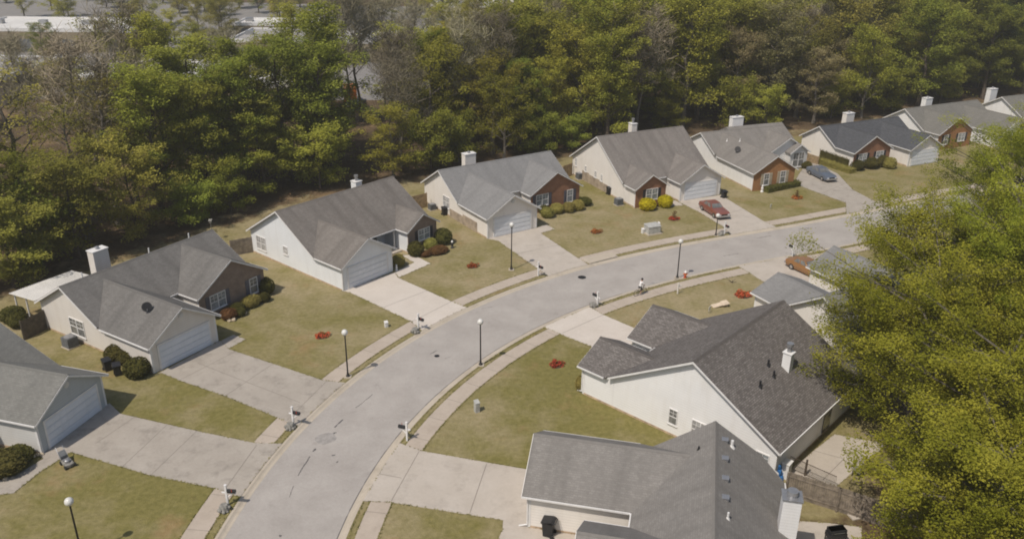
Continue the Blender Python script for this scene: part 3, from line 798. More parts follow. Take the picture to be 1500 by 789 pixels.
h8 = House('H8', 'ranch_house', 'white gabled house with an olive grey roof beyond the charcoal roofed one', R_H8, M['white'], 1, brick=M['brick_orange'], brick_wing=0)
h8.window('v', 10.78, 1.6, 1.5, .9, 1.5, double=False, shutters=M['shutter_dark']); h8.window('v', 10.78, 5.0, 1.6, 1.5, 1.3, shutters=M['shutter_dark'], glass=M['glass_blue'])
h8.chimney(8.85, 10.35, 5.0)
h9 = House('H9', 'ranch_house', 'farthest house, its white gable and grey roof cut off by the right edge', R_H8, M['white'], 0, brick=M['brick_orange'], brick_wing=1)
h9.chimney(2.0, 3.6, 5.25)
h10 = House('H10', 'ranch_house', 'large white house with mottled dark shingles beside the big spring-leaved trees', R_H10, M['white'], 1)
h10.window('u', h10.L, 7.8, 1.55, .72, 1.25, double=False, face=1, glass=M['glass'])
h10.window('u', h10.L, 5.6, 1.35, 1.4, 1.5, face=1, glass=M['glass_pale'])
h10.window('u', h10.L, .95, 1.25, 1.0, 1.3, double=False, face=1, glass=M['glass_blue'])
h10.chimney(5.40, 5.95, 5.85, v0=3.30, v1=2.70, flue='tall', z0=3.9)
for u, v, b in ((7.05, 3.79, 0), (7.49, 3.09, 0), (9.41, 3.12, 0)): h10.pipe(u, v, h10.zbk(v), .45, .08, M['black'])
downspout(h10, 12.42, 15.9, 2.5, (-.2, 1)); mb = MB(); mb.box((4.0, .03, .3), (5.2, .07, 2.2)); mb.build('back_door', M['glass'], h10.root)
h11 = House('H11', 'ranch_house', 'foreground house with a broad pale grey roof and a white boxed chimney', R_H11, M['cream'], None)
h11.chimney(5.1, 6.01, 5.1, v0=.40, v1=-.58, mat=M['white'], flue='grey')
for u in (1.05, 2.95, 4.86, 6.58): h11.pipe(u, 3.49, h11.zbk(3.49), box=True, mat=M['metal'])
h11.pipe(1.15, 3.05, h11.zbk(3.05), .45, .09); h11.pipe(8.14, 3.37, h11.zbk(3.37), .4, .06); h11.pipe(2.0, 5.0, h11.zf(5.0), .22, .05, M['black'])
downspout(h11, 5.47, 14.66, 2.5, (0, 1))
h12 = House('H12', 'ranch_house', 'pale house with a grey roof half hidden behind the spring-leaved trees', R_H4, M['cream'], 0)
h12.chimney(5, 6.2, 5.6)

# satellite dishes
def dish(hs, u, v, z, rz):
    o = empty('satellite_dish', (u, -v, z), rz); o.parent = hs.root
    mb = MB(); mb.tube([(0, 0, -.1), (0, 0, .35)], .035, 6); mb.tube([(0, -.08, .30), (0, -.50, .22)], .02, 5); mb.build('mast', M['metal'], o)
    mb = MB(); k = 6; mb.lathe([(.02, 0), (.15, .012), (.3, .05), (.40, .10)], 18); b = mb.build('reflector', M['black_metal'], o, loc=(0, -.08, .38)); b.rotation_euler = (R_(62), 0, 0)
dish(h2, 2.1, 11.9, 2.68 + .624 * 2.1, R_(-35)); dish(h6, 1.4, 10.4, 2.65 + .609 * 1.4, R_(-35))

# white corrugated patio roof behind the beige house
pr = empty('patio_cover', h2.root.matrix_world @ Vector((0, 0, 0)) if False else (HP['H2']['x'], HP['H2']['y'], 0), HP['H2']['h'])
tag(pr, 'white corrugated patio roof on thin posts behind the beige house', 'patio cover')
mb = MB(); n = 36; u0, u1 = -.35, 5.7
for i in range(n):
    a, b = u0 + (u1 - u0) * i / n, u0 + (u1 - u0) * (i + .55) / n; c_ = u0 + (u1 - u0) * (i + 1) / n
    mb.prism([(a, .34, 2.66), (b, .34, 2.66), (b, 4.3, 2.36), (a, 4.3, 2.36)], -.03); mb.prism([(b, .34, 2.62), (c_, .34, 2.62), (c_, 4.22, 2.32), (b, 4.22, 2.32)], -.03)
mb.build('roof_sheet', M['roofing'], pr)
for u, v in ((.0, 4.1), (.0, 2.3), (2.8, 4.1), (5.5, 4.1)):
    mb = MB(); mb.box((u - .05, v - .05, 0), (u + .05, v + .05, 2.36)); mb.build('post', M['trim'], pr)
mb = MB(); mb.box((-.02, 4.06, 2.2), (5.6, 4.14, 2.33)); mb.build('beam', M['trim'], pr)

# ------------------------------------------------------------------ ground sheet with the street cut out of it
def house_pt(k, u, v):
    p = HP[k]; c, s = math.cos(p['h']), math.sin(p['h'])
    return (p['x'] + u * c + v * s, p['y'] + u * s - v * c)
back = [(-150, 20), (-75, 48), (-62, 58)]
for k, d in (('H2', 8), ('H3', 9), ('H4', 7), ('H5', 7), ('H6', 9), ('H7', 8), ('H8', 7), ('H9', 8)):
    back += [house_pt(k, 2, -d), house_pt(k, 13, -d)]
back += [(140, 175), (300, 240)]
BACK = np.array(back)
def woods_depth(X, Y):
    """signed distance beyond the back-garden line (positive: in the woods)"""
    P = np.stack([X, Y], -1); best = np.full(X.shape, 1e9); sg = np.zeros(X.shape)
    for a, b in zip(BACK[:-1], BACK[1:]):
        ab = b - a; t = np.clip(((P - a) @ ab) / (ab @ ab), 0, 1)[..., None]
        d = P - (a + t * ab); L = np.hypot(d[..., 0], d[..., 1]); cr = ab[0] * (P[..., 1] - a[1]) - ab[1] * (P[..., 0] - a[0])
        m = L < best; best = np.where(m, L, best); sg = np.where(m, np.sign(cr), sg)
    return best * sg
BACK2 = np.array([(11, 10), (14.4, 28), (17.6, 41), (19.5, 42), (27, 50.5), (38, 58), (52, 68), (75, 80), (140, 109), (300, 184)])
def woods2(X, Y):
    P = np.stack([X, Y], -1); best = np.full(X.shape, 1e9); sg = np.zeros(X.shape)
    for a, b in zip(BACK2[:-1], BACK2[1:]):
        ab = b - a; t = np.clip(((P - a) @ ab) / (ab @ ab), 0, 1)[..., None]
        d = P - (a + t * ab); L = np.hypot(d[..., 0], d[..., 1]); cr = ab[0] * (P[..., 1] - a[1]) - ab[1] * (P[..., 0] - a[0])
        m = L < best; best = np.where(m, L, best); sg = np.where(m, np.sign(cr), sg)
    return -best * sg

def make_ground():
    HW = 3.855
    xs = np.unique(np.r_[-1500, -900, -500, -300, -200, -150, -120, np.arange(-100, 121, 1.5), 140, 170, 220, 300, 500, 900, 1500])
    ys = np.unique(np.r_[-400, -100, 0, np.arange(24, 170, 1.5), 180, 195, 215, 240, 280, 340, 450, 700, 1200, 2500])
    X, Y = np.meshgrid(xs, ys); X = X.ravel(); Y = Y.ravel()
    D = np.full(len(X), 1e9)
    for i in range(0, len(CL), 2): D = np.minimum(D, (X - CL[i, 0]) ** 2 + (Y - CL[i, 1]) ** 2)
    keep = (np.sqrt(D) > HW + .35) | (Y < CL[0, 1] - 2) 
    pts = list(zip(X[keep], Y[keep]))
    Lf, Rt = off(-HW)[::2], off(HW)[::2]
    ring = np.vstack([Lf, Rt[::-1]]); n0 = len(pts); n = len(ring)
    pts += [tuple(p) for p in ring]
    edges = [(n0 + i, n0 + (i + 1) % n) for i in range(n)]
    r = delaunay_2d_cdt([Vector(p) for p in pts], edges, [], 0, 1e-4)
    V = np.array([(v.x, v.y) for v in r[0]]); Fc = [f for f in r[2]]
    F = np.array(Fc); cen = V[F].mean(1)
    # drop triangles inside the corridor
    poly = ring; inside = np.zeros(len(cen), bool); x, y = cen[:, 0], cen[:, 1]
    j = n - 1
    for i in range(n):
        xi, yi = poly[i]; xj, yj = poly[j]
        c = ((yi > y) != (yj > y)) & (x < (xj - xi) * (y - yi) / ((yj - yi) if yj != yi else 1e-12) + xi)
        inside ^= c; j = i
    F = F[~inside]
    me = bpy.data.meshes.new('ground'); me.from_pydata([(a, b, 0.0) for a, b in V], [], [tuple(int(k) for k in f) for f in F])
    w = np.maximum(woods_depth(V[:, 0], V[:, 1]), woods2(V[:, 0], V[:, 1]))
    at = me.attributes.new('woods', 'FLOAT', 'POINT'); at.data.foreach_set('value', np.clip(.45 + w / 9, 0, 1).astype(np.float32))
    # lush lawns: left nearer gardens and the shaded yard on the right, straw-coloured in the middle
    lush = np.full(len(V), .28)
    def blob(cx, cy, r, a): 
        d = np.hypot(V[:, 0] - cx, V[:, 1] - cy); return a * np.exp(-(d / r) ** 2)
    lush += blob(-24, 40, 12, .35) + blob(-22, 58, 9, .25) + blob(-34, 66, 6, .3) + blob(5, 60, 7, .45) + blob(9, 55, 7, .35) + blob(0, 45, 8, .25) - blob(-14, 88, 9, .15) - blob(8, 97, 10, .15) - blob(20, 72, 8, .22) + blob(36, 106, 8, .18) + blob(8, 108, 4, .3) + blob(18, 108, 4, .15) + blob(55, 118, 9, .2)
    at = me.attributes.new('lush', 'FLOAT', 'POINT'); at.data.foreach_set('value', np.clip(lush, 0, 1).astype(np.float32))
    me.materials.append(M['ground'])
    o = bpy.data.objects.new('ground', me); COL.objects.link(o); structure(o)
make_ground()

# ------------------------------------------------------------------ foliage
def np_obj_mesh(name, V, F, mat, smooth=False):
    me = bpy.data.meshes.new(name)
    nv, nf = len(V), len(F)
    me.vertices.add(nv); me.vertices.foreach_set('co', V.astype(np.float32).ravel())
    me.loops.add(nf * 4); me.loops.foreach_set('vertex_index', F.astype(np.int32).ravel())
    me.polygons.add(nf); me.polygons.foreach_set('loop_start', np.arange(0, nf * 4, 4, dtype=np.int32)); me.polygons.foreach_set('loop_total', np.full(nf, 4, np.int32))
    for mt in (mat if isinstance(mat, list) else [mat]): me.materials.append(mt)
    me.update(calc_edges=True); me.validate()
    return me

def leaf_quads(rng, C, size, up=.95, aspect=.62):
    n = len(C)
    N = rng.normal(size=(n, 3)); N /= np.linalg.norm(N, axis=1)[:, None]; N[:, 2] = np.abs(N[:, 2]); N += np.array([-.12, -.12, up]); N /= np.linalg.norm(N, axis=1)[:, None]
    T = rng.normal(size=(n, 3)); T -= N * (T * N).sum(1)[:, None]; T /= np.linalg.norm(T, axis=1)[:, None]
    B = np.cross(N, T); s = (size * rng.uniform(.6, 1.35, n))[:, None] * .5
    V = np.stack([C - T * s, C + B * s * aspect, C + T * s, C - B * s * aspect], 1).reshape(-1, 3)
    F = np.arange(n * 4).reshape(-1, 4)
    return V, F

def sprays(rng, centers, radii, per, leaf, flat=.22, droop=.15, up=.95):
    out = []
    for c, r in zip(centers, radii):
        n = max(4, int(per * r * r))
        a = rng.uniform(0, 2 * math.pi, n); q = np.sqrt(rng.uniform(0, 1, n)) * r
        P = np.stack([np.cos(a) * q, np.sin(a) * q, rng.normal(0, flat * r * .5, n) - droop * q * q / r], 1)
        th = rng.uniform(0, 2 * math.pi); tilt = rng.normal(0, .22)
        P[:, 2] += tilt * (P[:, 0] * math.cos(th) + P[:, 1] * math.sin(th))
        out.append(P + c)
    C = np.concatenate(out)
    return leaf_quads(rng, C, np.full(len(C), leaf), up)

def tree_mesh(seed, h, r, kind, leafmat, bark, limbs=16, sub=5, spray=(.7, 1.3), per=26, leaf=.34, lo=.22, trunk_r=None, bare=0.0, cone=0.0, lean=.03, spread=.55, flat=.55, up=.7, rise=0):
    rng = np.random.default_rng(seed); tr = MB(); tr_r = trunk_r or h * .016
    top = h * .93; pts = []
    for i in range(6):
        t = i / 5; pts.append(Vector((rng.normal(0, h * lean * t), rng.normal(0, h * lean * t), top * t)))
    tr.tube(pts, [tr_r * (1.35 if i == 0 else 1) * (1 - .8 * i / 5) for i in range(6)], 7)
    def on_trunk(z):
        t = z / top * 5; i = min(4, int(t)); return pts[i].lerp(pts[i + 1], t - i)
    cs, rs, twig = [], [], []
    for i in range(limbs):
        t = lo + (.97 - lo) * (i + rng.uniform(0, .8)) / limbs; az = i * 2.4 + rng.normal(0, .35)
        z0 = t * top
        prof = math.sqrt(max(.05, 1 - ((t - .5 + .12 * cone) / .62) ** 2)) if not cone else (1 - cone * t) * min(1, .35 + t * 1.6)
        L = r * prof * rng.uniform(.75, 1.18)
        el = R_(rng.uniform(12, 38) + 22 * t - 20 * cone - rise)
        p0 = on_trunk(z0); d = Vector((math.cos(az) * math.cos(el), math.sin(az) * math.cos(el), math.sin(el)))
        p1 = p0 + d * L * .55 + Vector((0, 0, .05 * L)); p2 = p0 + d * L + Vector((0, 0, (.10 if not cone else -.08) * L))
        rr = tr_r * (.42 - .22 * t)
        tr.tube([p0, p1, p2], [rr, rr * .6, rr * .2], 5, cap=False)
        for k in range(sub):
            f = .36 + .69 * (k + rng.uniform(0, 1)) / sub
            c = np.array(p0.lerp(p1, min(1, f / .55)) if f < .55 else p1.lerp(p2, (f - .55) / .45))
            sc = .35 + .65 * min(1, L / 3)
            c = c + rng.normal(0, 1, 3) * np.array([spread, spread, spread * .5]) * sc * (r / 4.5) - np.array([0, 0, .12 * ((c[0] - p1.x) ** 2 + (c[1] - p1.y) ** 2) / max(L, 1)])
            R0 = rng.uniform(*spray) * (.55 + .45 * sc)
            cs.append(c); rs.append(R0)
            if rng.uniform() < .5: tr.tube([p1, Vector(c)], [rr * .3, rr * .08], 4, cap=False)
    for k in range(3): cs.append(np.array(pts[-1]) + rng.normal(0, .35, 3) + np.array([0, 0, .25])); rs.append(spray[0])
    trunk = tr.mesh(kind + '_trunk', bark)
    if bare > 0:
        # bare twigs: thin tapering slivers radiating from every limb end
        Vs, Fs = [], []; k0 = 0
        for c, R0 in zip(cs, rs):
            n = int(46 * bare)
            D = rng.normal(size=(n, 3)); D[:, 2] = np.abs(D[:, 2]) * .9 + .25; D /= np.linalg.norm(D, axis=1)[:, None]
            st = c + rng.normal(0, R0 * .35, (n, 3)); L = R0 * rng.uniform(.6, 1.5, n)[:, None]
            sd = np.cross(D, rng.normal(size=(n, 3))); sd /= np.linalg.norm(sd, axis=1)[:, None]; w = .030
            V = np.stack([st - sd * w, st + sd * w, st + D * L + sd * w * .35, st + D * L - sd * w * .35], 1).reshape(-1, 3)
            Vs.append(V)
        V = np.concatenate(Vs)
        keep = [i for i in range(len(cs)) if rng.uniform() < .22]
        F = np.arange(len(V)).reshape(-1, 4)
        crown = np_obj_mesh(kind + '_crown', V, F, leafmat)
    else:
        V, F = sprays(rng, cs, rs, per, leaf, flat, .12, up)
        crown = np_obj_mesh(kind + '_crown', V, F, leafmat)
    return trunk, crown

KINDS = {}
def kind(name, n, **kw):
    KINDS[name] = []
    for i in range(n):
        t, c = tree_mesh(hash(name) % 1000 * 0 + sum(map(ord, name)) * 13 + i * 7, kind=name, **kw)
        KINDS[name].append((t, c, kw['h']))
kind('olive_tree_form', 3, h=13, r=5.2, leafmat=L_OLIVE, bark=M['bark'], limbs=19, sub=10, spray=(.6, 1.15), per=120, leaf=.24, lo=.06)
kind('green_tree_form', 4, h=17, r=5.0, leafmat=L_GREEN, bark=M['bark'], limbs=20, sub=10, spray=(.6, 1.15), per=120, leaf=.24, lo=.14)
kind('yellow_tree_form', 3, h=15, r=4.9, leafmat=L_YELLOW, bark=M['bark_grey'], limbs=19, sub=10, spray=(.55, 1.1), per=105, leaf=.23, lo=.12)
kind('catkin_tree_form', 2, h=17, r=4.8, leafmat=L_TAN, bark=M['bark_grey'], limbs=20, sub=10, spray=(.55, 1.05), per=105, leaf=.23, lo=.16)
kind('pine_tree_form', 2, h=20, r=4.2, leafmat=L_PINE, bark=M['bark'], limbs=30, sub=7, spray=(.6, 1.1), per=110, leaf=.25, lo=.14, cone=.5)
kind('bare_tree_form', 3, h=19, r=4.4, leafmat=L_TWIG, bark=M['bark_grey'], limbs=20, sub=6, spray=(.8, 1.4), lo=.38, bare=.5, trunk_r=.20)
kind('thin_tree_form', 3, h=18, r=4.0, leafmat=L_OLIVE, bark=M['bark_grey'], limbs=15, sub=6, spray=(.5, .95), per=62, leaf=.22, lo=.36, spread=.5)
kind('bushy_tree_form', 3, h=7, r=3.6, leafmat=L_GREEN, bark=M['bark'], limbs=16, sub=9, spray=(.55, 1.0), per=120, leaf=.22, lo=.03)

KWORD = dict(olive_tree_form=('leafy_tree', 'olive-green leafy tree', 'tree'), green_tree_form=('leafy_tree', 'fresh green leafy tree', 'tree'), yellow_tree_form=('leafy_tree', 'yellow-green leafy tree', 'tree'),
             catkin_tree_form=('oak_tree', 'tan-green oak in catkin', 'tree'), pine_tree_form=('pine_tree', 'dark green pine', 'tree'), bare_tree_form=('bare_tree', 'bare grey-twigged tree', 'tree'), thin_tree_form=('leafy_tree', 'thin half-leafed tree', 'tree'), bushy_tree_form=('leafy_tree', 'bushy green young tree', 'tree'))
COUNT = {}
def put_tree(form, x, y, h, rng, label=None, group='trees in the woods behind the houses', wid=1.0):
    v = KINDS[form][int(rng.integers(len(KINDS[form])))]
    sc = h / v[2]
    nm, lab, cat = KWORD[form]
    o = empty(nm, (x, y, -.05), rng.uniform(0, 6.28)); w = sc * wid * rng.uniform(.9, 1.12) if sc > .75 else sc * 1.2 * wid
    o.scale = (w, w, sc)
    t = bpy.data.objects.new('trunk', v[0]); c = bpy.data.objects.new('crown', v[1])
    for k in (t, c): COL.objects.link(k); k.parent = o
    tag(o, label or lab, cat, group)
    return o

LAND = [('H1', 'the left edge house'), ('H2', 'the beige house'), ('H3', 'the bright white house'), ('H4', 'the blue-grey roofed house'), ('H5', 'the taupe roofed house'), ('H6', 'the orange brick house'), ('H7', 'the charcoal roofed house'), ('H8', 'the white gabled house'), ('H9', 'the farthest house')]
def landmark(x, y):
    best = min(LAND, key=lambda k: (house_pt(k[0], 7, 0)[0] - x) ** 2 + (house_pt(k[0], 7, 0)[1] - y) ** 2)
    return best[1]

SHEDS = [(-80, 153, -54, 171), (-52, 154, -36, 164), (-64, 196, -44, 214), (-72, 226, -48, 236), (-46, 196, -27, 210), (-112, 150, -90, 172), (-130, 205, -90, 225), (-25, 262, 0, 276), (62, 262, 86, 276)]
def plant_woods():
    rng = np.random.default_rng(11); placed = []
    bands = [(-400, 90, [('olive_tree_form', .62), ('thin_tree_form', .23), ('green_tree_form', .15)]),
             (90, 230, [('olive_tree_form', .50), ('bare_tree_form', .20), ('thin_tree_form', .20), ('yellow_tree_form', .10)]),
             (230, 330, [('green_tree_form', .66), ('bare_tree_form', .14), ('olive_tree_form', .20)]),
             (330, 490, [('green_tree_form', .74), ('olive_tree_form', .16), ('bare_tree_form', .10)]),
             (490, 560, [('bare_tree_form', .35), ('yellow_tree_form', .65)]),
             (560, 730, [('yellow_tree_form', .62), ('green_tree_form', .2), ('bare_tree_form', .18)]),
             (730, 860, [('green_tree_form', .6), ('yellow_tree_form', .3), ('olive_tree_form', .1)]),
             (860, 1030, [('green_tree_form', .68), ('yellow_tree_form', .20), ('bare_tree_form', .12)]),
             (1030, 1130, [('catkin_tree_form', .66), ('olive_tree_form', .22), ('bare_tree_form', .12)]),
             (1130, 1340, [('bare_tree_form', .26), ('yellow_tree_form', .18), ('thin_tree_form', .22), ('catkin_tree_form', .14), ('olive_tree_form', .20)]),
             (1340, 1430, [('green_tree_form', .3), ('olive_tree_form', .3), ('yellow_tree_form', .2), ('pine_tree_form', .2)]),
             (1430, 1900, [('pine_tree_form', .55), ('green_tree_form', .45)])]
    cand = []
    for _ in range(40000):
        y = 60 + 250 * rng.uniform() ** 1.3; x = rng.uniform(-.66, .70) * (y + 12)
        cand.append((x, y))
    C = np.array(cand); wd = woods_depth(C[:, 0], C[:, 1])
    for (w0, w1, quota, sp, side) in ((2.5, 24, 152, 4.5, 0), (24, 62, 58, 6.4, 0), (62, 400, 30, 9.5, 1), (58, 400, 52, 7, -1)):
        n = 0
        for (x, y), w in zip(C, wd):
            if not (w0 <= w < w1) or n >= quota: continue
            px, py = to_px((x, y, 0))
            if px < -90 or px > 1590 or py > 470: continue
            if side > 0 and px < 640 or side < 0 and px >= 640: continue
            if px < 490 and 44 < w < 58: continue
            if 490 <= px < 600 and 40 < w < 66: continue
            if 600 <= px < 680 and 70 < w < 90: continue
            if any(x0 - 4 < x < x1 + 4 and y0 - 3 < y < y1 + 4 for x0, y0, x1, y1 in SHEDS): continue
            if 485 < px < 600 and w > 40 and y < 235: continue
            if 478 < px < 564 and 5 < w <= 62: continue
            gap = 478 < px < 564
            rmin = sp
            if px < 490 and w > 17: rmin = 9.0 if px < 250 else 8.2
            if gap: rmin = 10 if w > 5 else 5
            if any((x - a) ** 2 + (y - b) ** 2 < rmin * rmin for a, b in placed): continue
            for b0, b1, tab in bands:
                if b0 <= px < b1: break
            k = str(rng.choice([t[0] for t in tab], p=np.array([t[1] for t in tab]) / sum(t[1] for t in tab)))
            if px > 690 and w > 22 and rng.uniform() < .28: k = str(rng.choice(['thin_tree_form', 'bare_tree_form', 'catkin_tree_form']))
            # crown-top line of the photograph sets how tall the front trees grow
            if px < 640 and w > 58: hmax = 12; k = str(rng.choice(['thin_tree_form', 'olive_tree_form', 'olive_tree_form', 'yellow_tree_form', 'green_tree_form']))
            elif px < 230:
                hmax = 10.5 if w < 15 else 16
                if w > 15: k = str(rng.choice(['thin_tree_form', 'thin_tree_form', 'bare_tree_form']))
            elif px < 490:
                hmax = 17.5 if w < 16 else 19
                if w > 17: k = str(rng.choice(['thin_tree_form', 'green_tree_form', 'green_tree_form', 'bare_tree_form', 'olive_tree_form']))
            elif px < 560: hmax = 8
            elif px < 730: hmax = 16.5
            elif px < 1030: hmax = 20
            elif px < 1130: hmax = 19
            elif px < 1340: hmax = 14.5 if w < 14 else 19
            else: hmax = 19
            if w < 6 and k in ('bare_tree_form', 'thin_tree_form') and not gap: k = 'bushy_tree_form' if px > 330 else 'olive_tree_form'
            if w < 7 and rng.uniform() < .45: k = 'bushy_tree_form'
            if k == 'bushy_tree_form': hh = rng.uniform(4.5, 8.5)
            elif px < 640 and w > 58: hh = rng.uniform(7, 12)
            elif k == 'bare_tree_form': hh = rng.uniform(15, 20)
            elif k == 'thin_tree_form': hh = rng.uniform(15, 20)
            elif w < 14 and rng.uniform() < .25: hh = hmax * rng.uniform(.45, .65)
            else: hh = hmax * rng.uniform(.80, 1.08)
            if gap and k == 'bare_tree_form': hh = rng.uniform(19, 23)
            tall = 'tall ' if hh > 16.5 else ('low ' if hh < 9 else '')
            row = 'at the wood edge behind ' if w < 9 else ('inside the woods behind ' if w < 30 else 'deep in the woods beyond ')
            put_tree(k, x, y, hh, rng, wid=1.22 if (px < 490 and w < 24) else 1.08, label=tall + KWORD[k][1] + ' ' + row + landmark(x, y))
            placed.append((x, y)); n += 1
    for (bx, by, hh, lab) in ((514, 186, 21, 'tall bare twin-trunked tree standing in the gap before the orange truck'), (528, 178, 22, 'tallest bare tree right of the orange truck gap'), (212, 225, 21, 'tall dark-trunked bare tree above the patio roof house')):
        P = G(bx, by); put_tree('bare_tree_form', P.x, P.y, hh, rng, lab)
    print('woods', len(placed))
    return placed
WOODS = plant_woods()

# understory brush, uncountable
def brush():
    rng = np.random.default_rng(5); cs = []; rs = []
    while len(cs) < 900:
        y = 60 + 240 * rng.uniform() ** 1.4; x = rng.uniform(-.66, .70) * (y + 12); px, py = to_px((x, y, 0))
        w = woods_depth(np.array([x]), np.array([y]))[0]
        if w < 4 or px < -100 or px > 1600: continue
        if px < 620 and w > 40: continue
        cs.append(np.array([x, y, rng.uniform(.2, 1.6)])); rs.append(rng.uniform(.6, 1.5))
    V, F = sprays(rng, cs, rs, 10, .34, .6)
    o = bpy.data.objects.new('undergrowth', np_obj_mesh('undergrowth', V, F, L_OLIVE)); COL.objects.link(o)
    tag(o, 'low green and brown brush under the trees of the woods', 'undergrowth', kind='stuff')
    cs = []; rs = []
    while len(cs) < 500:
        y = 60 + 120 * rng.uniform() ** 1.3; x = rng.uniform(-.66, .70) * (y + 12); px, py = to_px((x, y, 0))
        w = woods_depth(np.array([x]), np.array([y]))[0]
        if w < 1 or w > 20 or px < -100 or px > 1600: continue
        cs.append(np.array([x, y, rng.uniform(.0, .7)])); rs.append(rng.uniform(.4, 1.0))
    V, F = sprays(rng, cs, rs, 10, .25, .8)
    o = bpy.data.objects.new('dry_brush', np_obj_mesh('dry_brush', V, F, L_RUST)); COL.objects.link(o)
    tag(o, 'dry reddish-brown brush along the edge of the woods', 'undergrowth', kind='stuff')
brush()

# far woods beyond the numbered trees
def far_woods():
    rng = np.random.default_rng(9); cs = []; rs = []
    for _ in range(420):
        y = rng.uniform(230, 520); x = rng.uniform(-.66, .70) * (y + 12); px, py = to_px((x, y, 0))
        if px < 640 and y < 330: continue
        h = rng.uniform(11, 18)
        for k in range(18):
            a = rng.uniform(0, 6.28); q = rng.uniform(0, 4.2); z = h * rng.uniform(.35, 1)
            cs.append(np.array([x + math.cos(a) * q * (1.15 - z / h * .7), y + math.sin(a) * q, z])); rs.append(rng.uniform(1.2, 2.2))
    V, F = sprays(rng, cs, rs, 6, .8, .35)
    o = bpy.data.objects.new('far_woods', np_obj_mesh('far_woods', V, F, L_OLIVE)); COL.objects.link(o)
    tag(o, 'distant mass of olive woodland along the top of the view', 'woods', kind='stuff')
far_woods()

# ---- large spring-leaved trees on the right
def big_tree(x, y, h, r, seed, label, limbs=58, sub=11, per=300, leaf=.15, lo=.05, spray=(.5, .95), mat=None):
    t, c = tree_mesh(seed, h, r, 'spring_tree', mat or L_HERO, M['bark_grey'], limbs=limbs, sub=sub, spray=spray, per=per, leaf=leaf, lo=lo, trunk_r=.30, lean=.02, spread=.30, flat=.7, up=1.2, rise=20)
    o = empty('leafy_tree', (x, y, -.05), seed)
    for nm, me in (('trunk', t), ('crown', c)):
        k = bpy.data.objects.new(nm, me); COL.objects.link(k); k.parent = o
    tag(o, label, 'tree', 'big spring-leaved trees on the right')
BT = [(28.6, 52.0, 13.5, 8.8, 3, 'big spring-leaved tree overhanging the dark mottled roof'),
      (45.5, 70.5, 17.0, 8.4, 8, 'tallest spring-leaved tree, its crown before the farthest houses'),
      (36.5, 54.0, 16.5, 8.8, 21, 'spring-leaved tree at the right edge behind the wooden fence'),
      (29.2, 43.4, 12.5, 7.4, 34, 'broad spring-leaved tree over the right end of the wooden fence'),
      (33.0, 58.8, 14.2, 8.2, 55, 'spring-leaved tree covering the roof of the half hidden house'),
      (52.0, 84.0, 13.0, 6.2, 77, 'spring-leaved tree hiding the driveway of the charcoal roofed house'),
      (25.8, 36.6, 10.2, 6.0, 91, 'nearest spring-leaved tree in the lower right corner')]
for a in BT: big_tree(*a)

def edge_grass():
    rng = np.random.default_rng(17); pts = []
    for d, sg in ((-5.88, -1), (-4.42, 1), (-3.93, -1), (3.93, 1), (4.33, -1), (5.73, 1)):
        o = off(d)
        for i in range(20, 230):
            for _ in range(9):
                t = rng.uniform(); p = o[i] * (1 - t) + o[i + 1] * t + NN[i] * sg * abs(rng.normal(0, .05)) - NN[i] * sg * .045 * rng.uniform(); pts.append(p)
    for poly in SLABS:
        n = len(poly)
        for i in range(n):
            a, b = np.array(poly[i]), np.array(poly[(i + 1) % n]); L = np.hypot(*(b - a))
            if L < .01: continue
            if near_s(a)[1] < 5.2 and near_s(b)[1] < 5.2: continue
            k = int(L * 16); t = rng.uniform(size=k)[:, None]; d = (b - a) / L; nn = np.array([d[1], -d[0]])
            pts += list(a + (b - a) * t + nn * rng.normal(0, .045, k)[:, None])
    P = np.array(pts); keep = np.ones(len(P), bool)
    for poly in SLABS:
        q = np.array(poly); inside = np.zeros(len(P), bool); j = len(q) - 1
        for i in range(len(q)):
            (xi, yi), (xj, yj) = q[i], q[j]
            if yi != yj: inside ^= ((yi > P[:, 1]) != (yj > P[:, 1])) & (P[:, 0] < (xj - xi) * (P[:, 1] - yi) / (yj - yi) + xi)
            j = i
        # deep inside the slab: drop
        cen = q.mean(0); Q = P + (cen - P) / np.linalg.norm(cen - P, axis=1)[:, None] * -.07
        ins2 = np.zeros(len(P), bool); j = len(q) - 1
        for i in range(len(q)):
            (xi, yi), (xj, yj) = q[i], q[j]
            if yi != yj: ins2 ^= ((yi > Q[:, 1]) != (yj > Q[:, 1])) & (Q[:, 0] < (xj - xi) * (Q[:, 1] - yi) / (yj - yi) + xi)
            j = i
        keep &= ~(inside & ins2)
    P = P[keep]
    D = np.full(len(P), 1e9)
    for i in range(0, len(CL), 1): D = np.minimum(D, (P[:, 0] - CL[i, 0]) ** 2 + (P[:, 1] - CL[i, 1]) ** 2)
    P = P[np.sqrt(D) > 3.84]
    C = np.concatenate([P, rng.uniform(.015, .06, len(P))[:, None]], 1)
    V, F = leaf_quads(rng, C, np.full(len(C), .13), .6)
    o = bpy.data.objects.new('edge_grass', np_obj_mesh('edge_grass', V, F, L_TURF)); COL.objects.link(o)
    tag(o, 'ragged grass growing over the edges of walks and driveways', 'grass', kind='stuff')
edge_grass()

